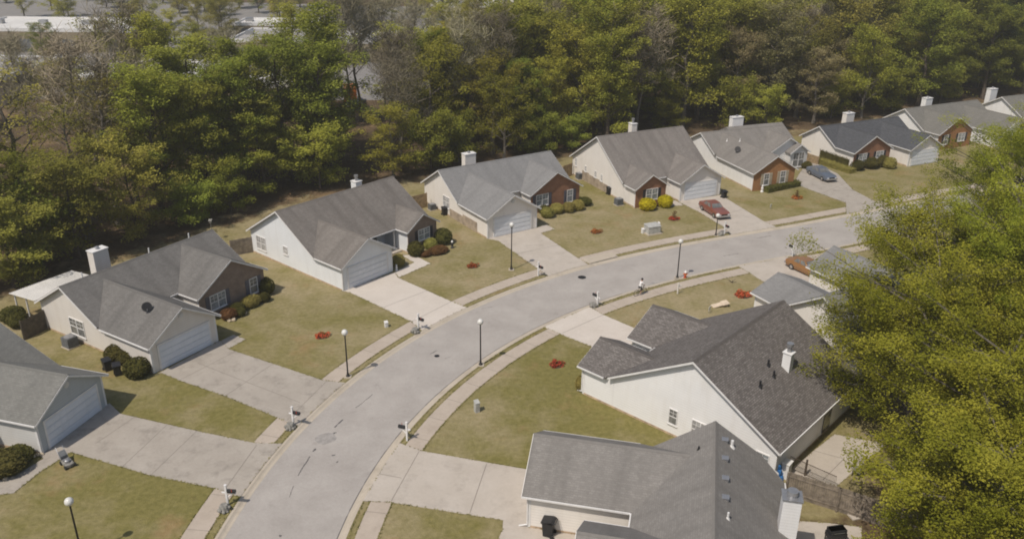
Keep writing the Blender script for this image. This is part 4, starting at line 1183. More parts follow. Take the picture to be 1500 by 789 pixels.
# ------------------------------------------------------------------ shrubs and flowers
def shrub_mesh(seed, mat, n=1900, leaf=.09, lump=.20):
    rng = np.random.default_rng(seed)
    D = rng.normal(size=(n, 3)); D /= np.linalg.norm(D, axis=1)[:, None]
    lob = rng.normal(size=(7, 3)); lob /= np.linalg.norm(lob, axis=1)[:, None]
    k = 1 + lump * np.max(D @ lob.T, axis=1) - lump * .6 + rng.normal(0, .035, n)
    C = D * k[:, None] * .5; C[:, 2] = np.maximum(C[:, 2], -.46)
    V, F = leaf_quads(rng, C, np.full(n, leaf), .1)
    # dense inner mass
    mb = MB(); mb.ball((0, 0, 0), .44, 12); i0 = len(V)
    V2 = np.array(mb.v); F2 = np.array([f for f in mb.f if len(f) == 4]) + i0
    return np_obj_mesh('shrub', np.concatenate([V, V2]), np.concatenate([F, F2]), mat)
SH = {k: [shrub_mesh(s, m) for s in (1, 2)] for k, m in (('dark', L_SHRUB), ('olive', L_SHRUB2), ('gold', L_GOLD), ('rust', L_RUST))}
rs_ = random.Random(3)
def shrub(px, py, d, h, col, label, group=None, elong=1.0, rz=0):
    P = G(px, py) ; o = bpy.data.objects.new('shrub', SH[col][rs_.randint(0, 1)]); COL.objects.link(o)
    o.location = (P.x, P.y, h * .44); o.scale = (d * elong, d, h); o.rotation_euler.z = rz or rs_.uniform(0, 6)
    tag(o, label, 'shrub', group or 'clipped shrubs by the houses')
# pixel is the middle of the shrub's base
shrub(173, 526, 1.9, 1.35, 'dark', 'round dark shrub at the back of the beige garage wall row'); shrub(186, 531, 1.5, 1.1, 'dark', 'middle dark shrub behind the wheelie bins by the beige garage')
shrub(203, 549, 2.0, 1.5, 'dark', 'largest round shrub at the front corner of the beige garage')
shrub(390, 430, 1.6, 1.7, 'dark', 'tall round shrub at the right corner of the brown brick front'); shrub(388, 441, 1.0, .9, 'dark', 'small round shrub below the tall one at the brown brick corner')
shrub(368, 448, 1.3, 1.05, 'olive', 'long leaning shrub under the single window of the brown brick front', elong=1.5, rz=1.0); shrub(349, 458, 1.3, 1.0, 'dark', 'middle shrub of the row under the brown brick front'); shrub(336, 466, 1.4, .95, 'rust', 'brownish low shrub beside the white stones')
shrub(330, 454, 1.0, .8, 'olive', 'small green shrub half behind the brownish one'); shrub(313, 452, 1.6, 1.2, 'olive', 'wide shrub under the double window of the brown brick front'); shrub(353, 462, .9, .8, 'dark', 'small dark shrub touching the white stone')
shrub(609, 374, 1.6, 1.6, 'dark', 'round shrub beside the white porch post'); shrub(631, 364, 1.4, 1.2, 'olive', 'bright green shrub under the window of the white house bay'); shrub(649, 356, 1.9, 1.7, 'dark', 'big round shrub at the outer corner of the white house bay')
shrub(642, 370, 1.6, .7, 'rust', 'low rusty shrub before the white house bay', elong=1.4, rz=.8); shrub(623, 375, 1.1, .6, 'rust', 'small rusty shrub near the porch walk'); shrub(584, 389, 1.3, 1.3, 'olive', 'ragged green shrub between the white garage and the porch walk')
for i, (x, y) in enumerate(((802, 318), (815.5, 312), (833, 310), (846, 307))): shrub(x, y, 1.5, 1.25, 'olive', ['first', 'second', 'third', 'fourth'][i] + ' yellow-green round shrub from the cream garage along the red brick front')
shrub(797, 312, 1.4, 1.0, 'dark', 'dark shrub in the corner between cream garage and red brick'); shrub(856, 300, 1.7, 1.0, 'dark', 'dark low shrub at the far corner of the red brick front')
shrub(948, 307, 1.9, 1.5, 'gold', 'left golden round bush under the window'); shrub(974, 302.5, 1.8, 1.5, 'gold', 'right golden round bush beside the garage walk'); shrub(960, 301, 1.2, .8, 'rust', 'low brown shrub between the two golden bushes')
shrub(1180, 246, 1.6, 1.0, 'dark', 'dark shrub under the arched entry window'); shrub(1302, 246, 1.8, 1.6, 'olive', 'green shrub at the right end of the charcoal house front')
shrub(1255, 249, 1.8, 1.5, 'dark', 'dark shrub at the left corner of the charcoal house brick front'); shrub(1274, 246, 2.2, 1.6, 'dark', 'wide dark shrub below the left window of the charcoal house'); shrub(1290, 243, 2.2, 1.6, 'dark', 'wide dark shrub below the right window of the charcoal house')
shrub(8, 690, 2.6, 1.4, 'dark', 'wide shrub in the stone-edged bed by the left edge garage'); shrub(28, 677, 1.8, 1.2, 'dark', 'dark shrub against the white garage side at the left edge')
shrub(851, 571, .9, 1.3, 'olive', 'narrow green shrub at the front corner of the large white house'); shrub(20, 469, 2.0, 1.3, 'dark', 'dark shrub under the patio roof edge'); shrub(27, 478, 1.6, 1.3, 'dark', 'dark shrub against the outside of the garden fence')
def hedge(a, b, w, h, mat, label, seed):
    A, B = G(*a), G(*b); L = (B - A).length; rng = np.random.default_rng(seed); n = int(420 * L)
    C = np.stack([rng.uniform(0, L, n), rng.uniform(-.5, .5, n) * w, rng.uniform(0, 1, n) ** .6 * h], 1)
    s = rng.integers(0, 3, n); C[s == 0, 1] = np.sign(C[s == 0, 1]) * w * .5 + rng.normal(0, .05, (s == 0).sum()); C[s == 1, 2] = h + rng.normal(0, .07, (s == 1).sum())
    V, F = leaf_quads(rng, C, np.full(n, .13), .1)
    mb = MB(); mb.box((.1, -w * .42, 0), (L - .1, w * .42, h * .9)); i0 = len(V)
    V = np.concatenate([V, np.array(mb.v)]); F = np.concatenate([F, np.array(mb.f) + i0])
    o = bpy.data.objects.new('hedge', np_obj_mesh('hedge', V, F, mat)); COL.objects.link(o); o.location = A; o.rotation_euler.z = math.atan2(B.y - A.y, B.x - A.x)
    tag(o, label, 'hedge', 'hedges by the houses')
hedge((1203, 231), (1244, 247), 1.1, 1.35, L_SHRUB, 'taller dark hedge against the cream side wall', 4); hedge((1199, 238), (1249, 254.5), 1.3, .7, L_SHRUB2, 'lower yellow-green hedge in front of the dark one', 5)
hedge((1121, 282), (1170, 271.5), .9, .7, L_SHRUB, 'low dark hedge under the orange brick windows', 6)

def flower_mesh(seed):
    rng = np.random.default_rng(seed); n = 520
    k = rng.integers(0, 9, n); ca = np.arange(9) * 2.4; cr = np.sqrt(np.arange(9) / 9) * .52; ch = rng.uniform(.12, .32, 9)
    D = rng.normal(size=(n, 3)); D /= np.linalg.norm(D, axis=1)[:, None]; D[:, 2] = np.abs(D[:, 2])
    C = np.stack([np.cos(ca[k]) * cr[k], np.sin(ca[k]) * cr[k] * .85, np.full(n, .04)], 1) + D * np.stack([np.full(n, .19), np.full(n, .19), ch[k]], 1)
    return leaf_quads(rng, C, np.full(n, .12), .3)
def flowers(px, py, r, label, seed, spike=False):
    P = G(px, py); o = empty('flower_bed', P, 0)
    V, F = flower_mesh(seed); rng = np.random.default_rng(seed)
    me = np_obj_mesh('flowers', V * np.array([r / .55, r / .55, 1]), F, [L_RED, L_SHRUB]); me.polygons.foreach_set('material_index', (rng.uniform(size=len(F)) < .30).astype(np.int32))
    k = bpy.data.objects.new('flowers', me); COL.objects.link(k); k.parent = o
    mb = MB(); mb.lathe([(r * .92, 0), (r * .7, .05), (.001, .09)], 16); mb.build('soil', M['mulch'], o)
    if spike:
        V, F = leaf_quads(rng, np.stack([rng.normal(0, .12, 90), rng.normal(0, .12, 90), rng.uniform(.3, 1.0, 90)], 1), np.full(90, .16), .0)
        k = bpy.data.objects.new('small_plant', np_obj_mesh('small_plant', V, F, L_RUST)); COL.objects.link(k); k.parent = o
    tag(o, label, 'flower bed', 'round red flower beds in the front lawns')
flowers(472, 492, .62, 'red flower bed in the lawn of the beige house', 1); flowers(692, 390, .62, 'red flower bed in the lawn of the bright white house', 2); flowers(873, 340, .66, 'red flower bed nearest the storm drain, left of the transformer', 3)
flowers(987, 321, .66, 'red flower bed with a dark tuft below the golden bushes', 4, True); flowers(815, 534, .62, 'bright red flower bed on the big corner lawn', 5); flowers(1088, 432, .85, 'large red flower bed near the propped plank', 6); flowers(1167, 290, .72, 'red flower bed with a small plant before the orange brick house', 7, True)

# ------------------------------------------------------------------ street furniture
def lamp_post(name='street_lamp', h=3.96):
    o = empty(name)
    mb = MB(); mb.box((-.28, -.28, 0), (.28, .28, .06)); mb.build('base_pad', M['kerb'], o)
    mb = MB(); mb.tube([(0, 0, .06), (0, 0, .14), (0, 0, .2), (0, 0, .5), (0, 0, h - .28)], [.16, .16, .10, .062, .05], 10); mb.tube([(0, 0, h - .30), (0, 0, h - .22)], [.05, .13], 10); mb.build('pole', M['black_metal'], o)
    mb = MB(); mb.ball((0, 0, h), .25, 18); mb.build('globe', M['globe'], o, smooth=True)
    return o
lp = lamp_post(); LG = 'globe street lamps'
for i, (b, lab, hh) in enumerate((((509.8, 551.5), 'black lamp post with white globe between sidewalk and kerb by the beige house lawn', 1), ((704, 534.5), 'globe lamp post on the right verge beside the corner lawn', 1), ((992, 407), 'globe lamp post next to the red fire hydrant', 1), ((749, 395), 'tall globe lamp post standing in the lawn left of the blue-grey roofed house driveway', 1.24), ((1048.5, 344.5), 'short globe lamp post beside the mailbox of the red car driveway', .60))):
    P = G(*b); o = lp if i == 0 else dup(lp); o.location = P; tag(o, lab, 'street lamp', LG)
    if hh != 1: o.scale = (1, 1, hh); 
    if hh != 1:
        for c in o.children:
            if c.name.startswith('globe'): c.scale = (1, 1, 1 / hh); c.location.z = 3.96 * (1 - 1 / hh)
o = dup(lp); P = G(101, 734, 3.96); o.location = (P.x, P.y, 0); tag(o, 'globe lamp post cut off by the bottom edge in the lower left lawn', 'street lamp', LG)

def mailbox(stone=False):
    o = empty('mailbox')
    mb = MB(); mb.box((-.06, -.06, 0), (.06, .06, 1.5)); mb.box((-.075, -.075, 1.5), (.075, .075, 1.54)); mb.box((-.05, -.05, .92), (.62, .05, 1.0)); mb.box((-.28, -.045, .92), (-.06, .045, .99)); mb.tube([(.06, 0, .62), (.42, 0, .93)], .035, 6); mb.build('post', M['trim'], o)
    mb = MB(); pr_ = [(-.10, 0), (-.10, .14), (-.07, .20), (0, .225), (.07, .20), (.10, .14), (.10, 0)]
    mb.prism([(.10, y, 1.0 + z) for y, z in pr_], Vector((.52, 0, 0))); bx = mb.build('box', M['black'], o)
    mb = MB(); mb.box((.40, -.125, 1.10), (.43, -.105, 1.32)); mb.build('flag', M['red_paint'], bx)
    return o
mbx = mailbox(); MG = 'white mailbox posts along the kerb'
first = True
for (b, lab) in (((334, 739), 'white mailbox post with grey stone base nearest the bottom left kerb'), ((430, 622), 'white mailbox post with grey stone base by the beige house driveway'), ((613, 482), 'white mailbox post at the corner of the bright white house driveway'), ((788.5, 404), 'white mailbox post at the foot of the blue-grey roofed house driveway'), ((1061, 343), 'white mailbox post at the foot of the red car driveway'), ((596.5, 645), 'white mailbox post on the right verge above the foreground driveway'), ((875, 449), 'white mailbox post on the right verge left of the cyclist'), ((1160.5, 376), 'white mailbox post beside the orange car driveway')):
    P = G(*b); i, d = near_s(P); side = np.sign((P.x - CL[i][0]) * NN[i][0] + (P.y - CL[i][1]) * NN[i][1])
    v = CL[i] - np.array(P.xy); o = mbx if first else dup(mbx); first = False
    o.location = P; o.rotation_euler.z = math.atan2(v[1], v[0]); tag(o, lab, 'mailbox', MG)
def stone_base(px, py, lab, r=.32, h=.45):
    mb = MB(); rng = random.Random(px)
    mb.lathe([(r, 0), (r * 1.05, h * .4), (r * .9, h * .8), (r * .7, h), (.001, h)], 9)
    for k in range(9):
        a = k * .7; mb.ball((math.cos(a) * r, math.sin(a) * r, h * rng.uniform(.1, .7)), rng.uniform(.08, .14), 7)
    o = mb.build('stone_planter', M['stone_grey'], loc=G(px, py)); tag(o, lab, 'planter', 'grey stone planters at the mailboxes')
stone_base(329, 747, 'grey stone planter at the bottom left mailbox'); stone_base(425.5, 627, 'grey stone planter at the mailbox of the beige house'); stone_base(608, 487, 'grey stone planter at the mailbox of the bright white house'); stone_base(869, 449.5, 'grey planter at the mailbox left of the cyclist'); stone_base(1056, 344.5, 'dark planter at the mailbox of the red car driveway', .25, .4)

def pedestal(px, py, w, h, mat, lab, name='utility_pedestal'):
    mb = MB(); mb.box((-w / 2, -w / 2, 0), (w / 2, w / 2, h * .86)); mb.prism([(-w / 2 - .02, -w / 2 - .02, h * .86), (w / 2 + .02, -w / 2 - .02, h * .86), (w / 2 + .02, w / 2 + .02, h), (-w / 2 - .02, w / 2 + .02, h)], -.05); mb.box((-w * .3, -w / 2 - .012, h * .2), (w * .3, -w / 2, h * .75))
    o = mb.build(name, mat, loc=G(px, py), rz=.5); tag(o, lab, 'utility box'); return o
pedestal(698.5, 602.5, .34, .95, M['green_box'], 'pale green utility pedestal on the corner lawn'); pedestal(566, 478.5, .28, .55, M['trim'], 'small white utility box by the beige house lawn corner')
pedestal(941.5, 341.5, .28, .6, M['trim'], 'small white utility box left of the transformer'); pedestal(964.5, 337, .2, 1.0, M['trim'], 'slim white utility pedestal right of the transformer')
P = G(955, 341); o = empty('transformer', P, .42); mb = MB(); mb.box((-.95, -.75, 0), (.95, .75, .10)); mb.build('pad', M['kerb'], o)
mb = MB(); mb.box((-.78, -.55, .10), (.78, .55, .95)); mb.prism([(-.82, -.60, .95), (.82, -.60, .95), (.82, .60, 1.05), (-.82, .60, 1.05)], -.07); mb.box((-.70, -.565, .16), (-.02, -.55, .88)); mb.box((.02, -.565, .16), (.70, -.55, .88)); mb.build('cabinet', M['green_box'], o)
tag(o, 'wide grey-green transformer cabinet on the lawn below the golden bushes', 'transformer')
# storm drain
i, _ = near_s(G(890, 384)); p = CL[i] + NN[i] * -4.25; o = empty('storm_drain', (p[0], p[1], 0), math.atan2(TT[i][1], TT[i][0]))
mb = MB(); mb.box((-1.9, -.38, .0), (1.9, .9, .085)); mb.box((-1.9, -.40, -.02), (-1.2, -.34, .06)); mb.build('lid', M['kerb'], o)
mb = MB(); mb.box((-1.7, -.44, -.085), (1.7, -.385, .02)); mb.build('inlet_opening', M['black'], o); tag(o, 'concrete storm drain lid with a dark inlet at the kerb', 'storm drain')
# hydrant
o = empty('fire_hydrant', G(1003.5, 406.5)); mb = MB(); mb.lathe([(.17, 0), (.17, .05), (.12, .07), (.12, .48), (.16, .50), (.16, .54)], 12); mb.build('barrel', M['red_paint'], o)
mb = MB(); mb.lathe([(.145, .54), (.13, .66), (.07, .74), (.035, .76), (.035, .82), (.001, .82)], 12); mb.build('bonnet', M['trim'], o)
mb = MB(); mb.tube([(-.22, 0, .40), (.22, 0, .40)], .06, 8); mb.tube([(0, 0, .36), (0, -.22, .36)], .075, 8); mb.build('nozzle', M['orange_paint'], o); tag(o, 'red fire hydrant with a white top beside the lamp post', 'fire hydrant')
# white post on the lawn, small signs, ornaments
o = empty('sign_post', G(992.5, 430), .6); mb = MB(); mb.box((-.05, -.05, 0), (.05, .05, 1.15)); mb.build('post', M['cream'], o); mb = MB(); mb.box((-.05, -.03, .74), (.45, .03, .82)); mb.build('arm', M['cream'], o); tag(o, 'cream wooden post with a short arm on the lawn edge by the hydrant', 'post')
def yard_sign(px, py, lab):
    o = empty('yard_sign', G(px, py), 1.0); mb = MB(); mb.box((-.26, -.012, .28), (.26, .012, .66)); mb.build('board', M['trim'], o)
    mb = MB()
    for x in (-.18, .18): mb.tube([(x, 0, 0), (x, 0, .3)], .012, 5)
    mb.build('stake', M['metal'], o); tag(o, lab, 'yard sign')
yard_sign(1128.5, 306.5, 'small white yard sign on the lawn beside the red car driveway'); yard_sign(1039, 458, 'small white sign on the lawn beside the propped plank')
def plank(px, py, px2, py2, lab):
    A, B = G(px, py), G(px2, py2); L = (B - A).length; o = empty('propped_plank', A, math.atan2(B.y - A.y, B.x - A.x))
    mb = MB(); X = Matrix.Rotation(-.20, 4, 'Y'); mb.box((0, -.32, .0), (L * .62, .32, .06), 0, X); mb.box((L * .58, -.42, .02), (L * .98, .42, .09), 0, X); mb.build('board', M['wood_pale'], o)
    mb = MB()
    for y in (-.25, .25): mb.box((L * .8, y - .04, 0), (L * .8 + .08, y + .04, L * .8 * .20))
    mb.build('leg', M['wood_pale'], o); tag(o, lab, 'plank')
plank(1043, 449, 1067, 447, 'pale plank propped up at one end on the straw lawn')
mb = MB(); 
for k in range(5): mb.tube([(0, 0, .02 + k * .01), (math.cos(k * 1.3) * .5, math.sin(k * 1.3) * .25, .12 + .1 * k)], [.03, .012], 5)
tag(mb.build('fallen_branch', M['bark'], loc=G(1072, 414)), 'dark fallen branch on the straw lawn behind the hydrant', 'branch')
def ornament(px, py, h, mat, lab, dark=None):
    o = empty('lawn_ornament', G(px, py), 1); mb = MB(); mb.lathe([(h * .22, 0), (h * .2, h * .12), (h * .12, h * .2), (h * .17, h * .5), (h * .10, h * .68), (.001, h * .69)], 10); mb.build('figure_base', dark or mat, o)
    mb = MB(); mb.ball((0, 0, h * .80), h * .14, 10, 0, 1.15); mb.build('figure_head', mat, o, smooth=True); tag(o, lab, 'lawn ornament')
ornament(1116, 281, 1.0, M['trim'], 'white garden figure at the left end of the low dark hedge'); ornament(662.5, 363, .9, M['trim'], 'white and dark garden figure beside the big round shrub', M['black']); ornament(581, 396, .7, M['trim'], 'small white garden figure by the white garage corner')
def rock(px, py, r, lab, mat='stone', group=None):
    mb = MB(); rng = random.Random(px * 3 + py); mb.ball((0, 0, r * .5), r, 8, 0, .7)
    mb.v = [(x * rng.uniform(.8, 1.15), y * rng.uniform(.8, 1.15), z * rng.uniform(.85, 1.1)) for x, y, z in mb.v]
    o = mb.build('garden_stone', M[mat], loc=G(px, py)); tag(o, lab, 'stone', group)
for p, l in (((358.5, 459.5), 'white stone touching the small dark shrub'), ((336.5, 470.5), 'left white stone below the brownish shrub'), ((342.5, 469.5), 'right white stone below the brownish shrub')): rock(*p, .24, l)
for i, p in enumerate(((8, 702), (10.5, 696), (13.5, 692), (17, 690), (20.5, 688.5), (25, 688), (29, 686), (32, 682.5), (36.5, 680), (39.5, 677), (43, 671), (49, 669), (56, 666.5), (61.5, 666))): rock(*p, .16, 'pale edging stone of the curved bed beside the left edge garage', group='pale edging stones of the curved bed')

# garden cart / mower by the left driveway
o = empty('lawn_mower', G(100, 681), -.75)
mb = MB(); mb.prism([(-.45, -.28, .28), (.40, -.28, .28), (.48, 0, .28), (.40, .28, .28), (-.45, .28, .28)], -.16); mb.build('deck', M['stone_grey'], o)
mb = MB(); mb.lathe([(.17, .28), (.18, .42), (.12, .48), (.001, .48)], 10); mb.box((-.38, -.2, .28), (-.2, .2, .36)); mb.build('engine', M['metal'], o)
for x in (-.38, .38):
    for y in (-.32, .32): mb = MB(); mb.tube([(x, y - .035, .14), (x, y + .035, .14)], .14, 12); mb.build('wheel', M['rubber'], o)
mb = MB(); mb.tube([(-.42, -.24, .3), (-1.15, -.22, .95), (-1.15, .22, .95), (-.42, .24, .3)], .022, 6); mb.build('handle', M['metal'], o)
mb = MB(); mb.prism([(-.45, -.2, .55), (-.85, -.2, .75), (-.85, .2, .75), (-.45, .2, .55)], -.28); mb.build('grass_bag', M['ac'], o); tag(o, 'grey push mower parked beside the lower left driveway', 'lawn mower')

def bin_(px, py, lab, rz=.4, mat='black', s=1.0):
    o = empty('wheelie_bin', G(px, py), rz); mb = MB()
    t, b = .29, .23
    q0 = [(-b, -b, .06), (b, -b, .06), (b, b, .06), (-b, b, .06)]; q1 = [(-t, -t, .95), (t, -t, .95), (t, t, .95), (-t, t, .95)]
    mb.face(q0[::-1]); mb.face(q1)
    for i in range(4): j = (i + 1) % 4; mb.face([q0[i], q0[j], q1[j], q1[i]])
    mb.box((-.31, -.31, .90), (.31, .31, .95)); mb.build('body', M[mat], o)
    mb = MB(); mb.prism([(-.33, -.35, .96), (.33, -.35, .96), (.31, .2, 1.06), (.31, .36, 1.0), (-.31, .36, 1.0), (-.31, .2, 1.06)], -.03); mb.build('lid', M[mat], o)
    for x in (-.26, .26): mb = MB(); mb.tube([(x - .03, .26, .12), (x + .03, .26, .12)], .12, 12); mb.build('wheel', M['rubber'], o)
    mb = MB(); mb.tube([(-.25, .36, .97), (-.25, .42, .99), (.25, .42, .99), (.25, .36, .97)], .018, 6); mb.build('handle', M[mat], o)
    o.scale = (s, s, s); tag(o, lab, 'bin', 'black wheelie bins by the houses')
bin_(173, 549, 'black wheelie bin between the round shrubs of the beige garage', .5); bin_(158, 542, 'left black wheelie bin behind the shrubs of the beige garage', .8); bin_(803, 783, 'black wheelie bin against the wall of the foreground house', -1.9, s=1.15); bin_(1060, 290, 'black wheelie bin on the right side of the taupe roofed house', .4)
bin_(892, 285, 'black wheelie bin by the pale side wall of the taupe roofed house', .4); bin_(651, 315, 'dark wheelie bin by the side window of the cream house', .5, s=1.0)
def ac_unit(px, py, lab, rz=.4, s=1.0):
    o = empty('air_conditioner', G(px, py), rz); mb = MB(); mb.box((-.5, -.5, 0), (.5, .5, .07)); mb.build('pad', M['kerb'], o)
    mb = MB(); mb.box((-.42, -.42, .07), (.42, .42, .85))
    for k in range(9): mb.box((-.435, -.435, .14 + k * .075), (.435, .435, .165 + k * .075))
    mb.build('cabinet', M['ac'], o)
    mb = MB(); mb.tube([(0, 0, .85), (0, 0, .89)], .36, 18); mb.tube([(0, 0, .88), (0, 0, .915)], .12, 12); mb.build('fan_grille', M['metal'], o); o.scale = (s, s, s)
    tag(o, lab, 'air conditioner', 'air conditioners beside the houses')
ac_unit(104, 507, 'grey air conditioner on the grass below the beige side window', 1.02, 1.1); ac_unit(906, 300, 'dark air conditioner beside the red brick corner of the taupe roofed house', .46); ac_unit(849, 262, 'dark air conditioner by the back corner of the taupe roofed house', .46); ac_unit(633, 307, 'pale air conditioner beside the tan fence of the cream house', .58, .9)

# ------------------------------------------------------------------ fences
def fence(pts, h, mat, lab, world=None, w=.14):
    P = world or [G(*p) for p in pts]; o = empty('wood_fence', P[0])
    bd = MB(); ps = []
    for a, b in zip(P[:-1], P[1:]):
        a, b = a - P[0], b - P[0]; d = b - a; L = d.length; d = d / L; n = Vector((-d.y, d.x, 0)); k = int(L / w)
        for i in range(k):
            q = a + d * (i * L / k); r = q + d * (L / k - .012); hh = h + rs_.uniform(-.03, .03)
            bd.prism([q + Vector((0, 0, hh)), r + Vector((0, 0, hh)), r + n * .022 + Vector((0, 0, hh)), q + n * .022 + Vector((0, 0, hh))], -hh)
        for z in (.35, h - .3): bd.prism([a - n * .04 + Vector((0, 0, z)), b - n * .04 + Vector((0, 0, z)), b + Vector((0, 0, z)), a + Vector((0, 0, z))], -.08)
        m = max(1, round(L / 2.4))
        for i in range(m + 1): ps.append(a + d * (L * i / m) - n * .09)
    bd.build('fence_boards', mat, o)
    for p in ps: mb = MB(); mb.box((p.x - .05, p.y - .05, 0), (p.x + .05, p.y + .05, h + .02)); mb.build('post', mat, o)
    tag(o, lab, 'fence', 'wooden garden fences')
fence([(70, 481), (37, 498)], 1.8, M['wood_dark'], 'dark wooden fence closing the yard of the beige house'); fence([(371, 369), (340, 375)], 1.75, M['wood_fence'], 'grey-brown wooden fence at the back corner of the bright white house')
fence([(626, 303), (600, 309)], 1.8, M['wood_tan'], 'tan wooden fence at the back corner of the cream house'); fence([(838, 257), (824, 262)], 1.8, M['wood_tan'], 'tan wooden fence at the back corner of the taupe roofed house')
fence([(1150, 724), (1225, 748), (1310, 777), (1420, 815), (1530, 850)], 1.8, M['wood_fence'], 'long weathered wooden fence between the two right hand yards')
fence([(1197, 241), (1180, 236)], 1.2, M['wood_tan'], 'low tan fence beside the charcoal roofed house')
# small metal rail beside the patio
A, B = G(1155, 686), G(1222, 716); o = empty('metal_railing', A); d = B - A; mb = MB(); mb.tube([(0, 0, 1.0), d + Vector((0, 0, 1.0))], .025, 6); mb.tube([(0, 0, .15), d + Vector((0, 0, .15))], .02, 6)
for i in range(40): q = d * (i / 39); mb.tube([q + Vector((0, 0, .15)), q + Vector((0, 0, 1.0))], .010, 4)
mb.build('rails', M['bark'], o); mb = MB(); q = d * .36; mb.box((q.x - .05, q.y - .05, 0), (q.x + .05, q.y + .05, 1.3)); mb.build('post', M['bark'], o); tag(o, 'thin dark metal railing along the patio of the large white house', 'railing')
o = empty('folded_tarp', G(1144, 703), .9); mb = MB(); rng = random.Random(4)
for k in range(7): mb.prism([(rng.uniform(-.25, 0), rng.uniform(-.2, 0) + .05 * k, .15 * k + .2), (rng.uniform(.1, .3), -.1 + .05 * k, .15 * k + .15), (.25, .2 + .03 * k, .15 * k + .22), (-.2, .25, .15 * k + .2)], -.2)
mb.build('tarp', M['blue'], o); mb = MB(); mb.box((.25, -.3, 0), (.85, .2, 1.15)); mb.box((.2, -.34, 1.15), (.9, .24, 1.2)); mb.build('crate', M['trim'], o); tag(o, 'blue tarp bundled beside a white crate at the back corner of the large white house', 'tarp')
o = empty('barbecue_grill', G(1222, 795), .2); mb = MB(); mb.box((-.55, -.3, .55), (.55, .3, .85)); 
for x in (-.5, .5):
    for y in (-.25, .25): mb.box((x - .03, y - .03, 0), (x + .03, y + .03, .55))
mb.build('firebox', M['black'], o); mb = MB(); mb.prism([(-.5, -.3, .86), (.5, -.3, .86), (.5, -.2, 1.1), (.5, .2, 1.1), (.5, .3, .86), (-.5, .3, .86), (-.5, .2, 1.1), (-.5, -.2, 1.1)], .02); 
mb.box((-.5, -.28, .85), (.5, .28, 1.12)); mb.build('hood', M['black'], o); mb = MB(); mb.tube([(-.35, -.32, 1.0), (.35, -.32, 1.0)], .02, 6); mb.build('handle', M['chrome'], o); tag(o, 'black barbecue grill on the small patio by the boxed chimney', 'grill')
o = empty('patio_chair', G(1256, 697), 2.2); mb = MB(); mb.box((-.28, -.28, .40), (.28, .28, .46)); mb.build('seat', M['black'], o); mb = MB(); mb.box((-.28, .24, .46), (.28, .30, .95)); mb.build('backrest', M['metal'], o)
for x in (-.25, .25):
    for y in (-.25, .25): mb = MB(); mb.box((x - .02, y - .02, 0), (x + .02, y + .02, .42)); mb.build('leg', M['black_metal'], o)
tag(o, 'dark patio chair at the edge of the patio under the spring-leaved tree', 'chair')
mb = MB(); mb.box((-.6, -.5, 0), (.6, .5, .08)); tag(mb.build('paving_slab', M['drive'], loc=G(1254, 752), rz=.3), 'square grey paving slab on the bare ground by the fence', 'paving slab')
o = empty('sprinkler_pole', G(312, 352)); mb = MB(); mb.tube([(0, 0, 0), (0, 0, 2.1)], .03, 6); mb.build('pole', M['metal'], o); mb = MB(); mb.box((-.12, -.12, 2.1), (.12, .12, 2.35)); mb.prism([(-.18, -.18, 2.35), (.18, -.18, 2.35), (.18, .18, 2.45), (-.18, .18, 2.45)], -.05); mb.build('bird_house', M['stone_grey'], o); o.name = 'bird_house_pole'
tag(o, 'white bird house on a thin pole in the garden behind the bright white house', 'bird house')

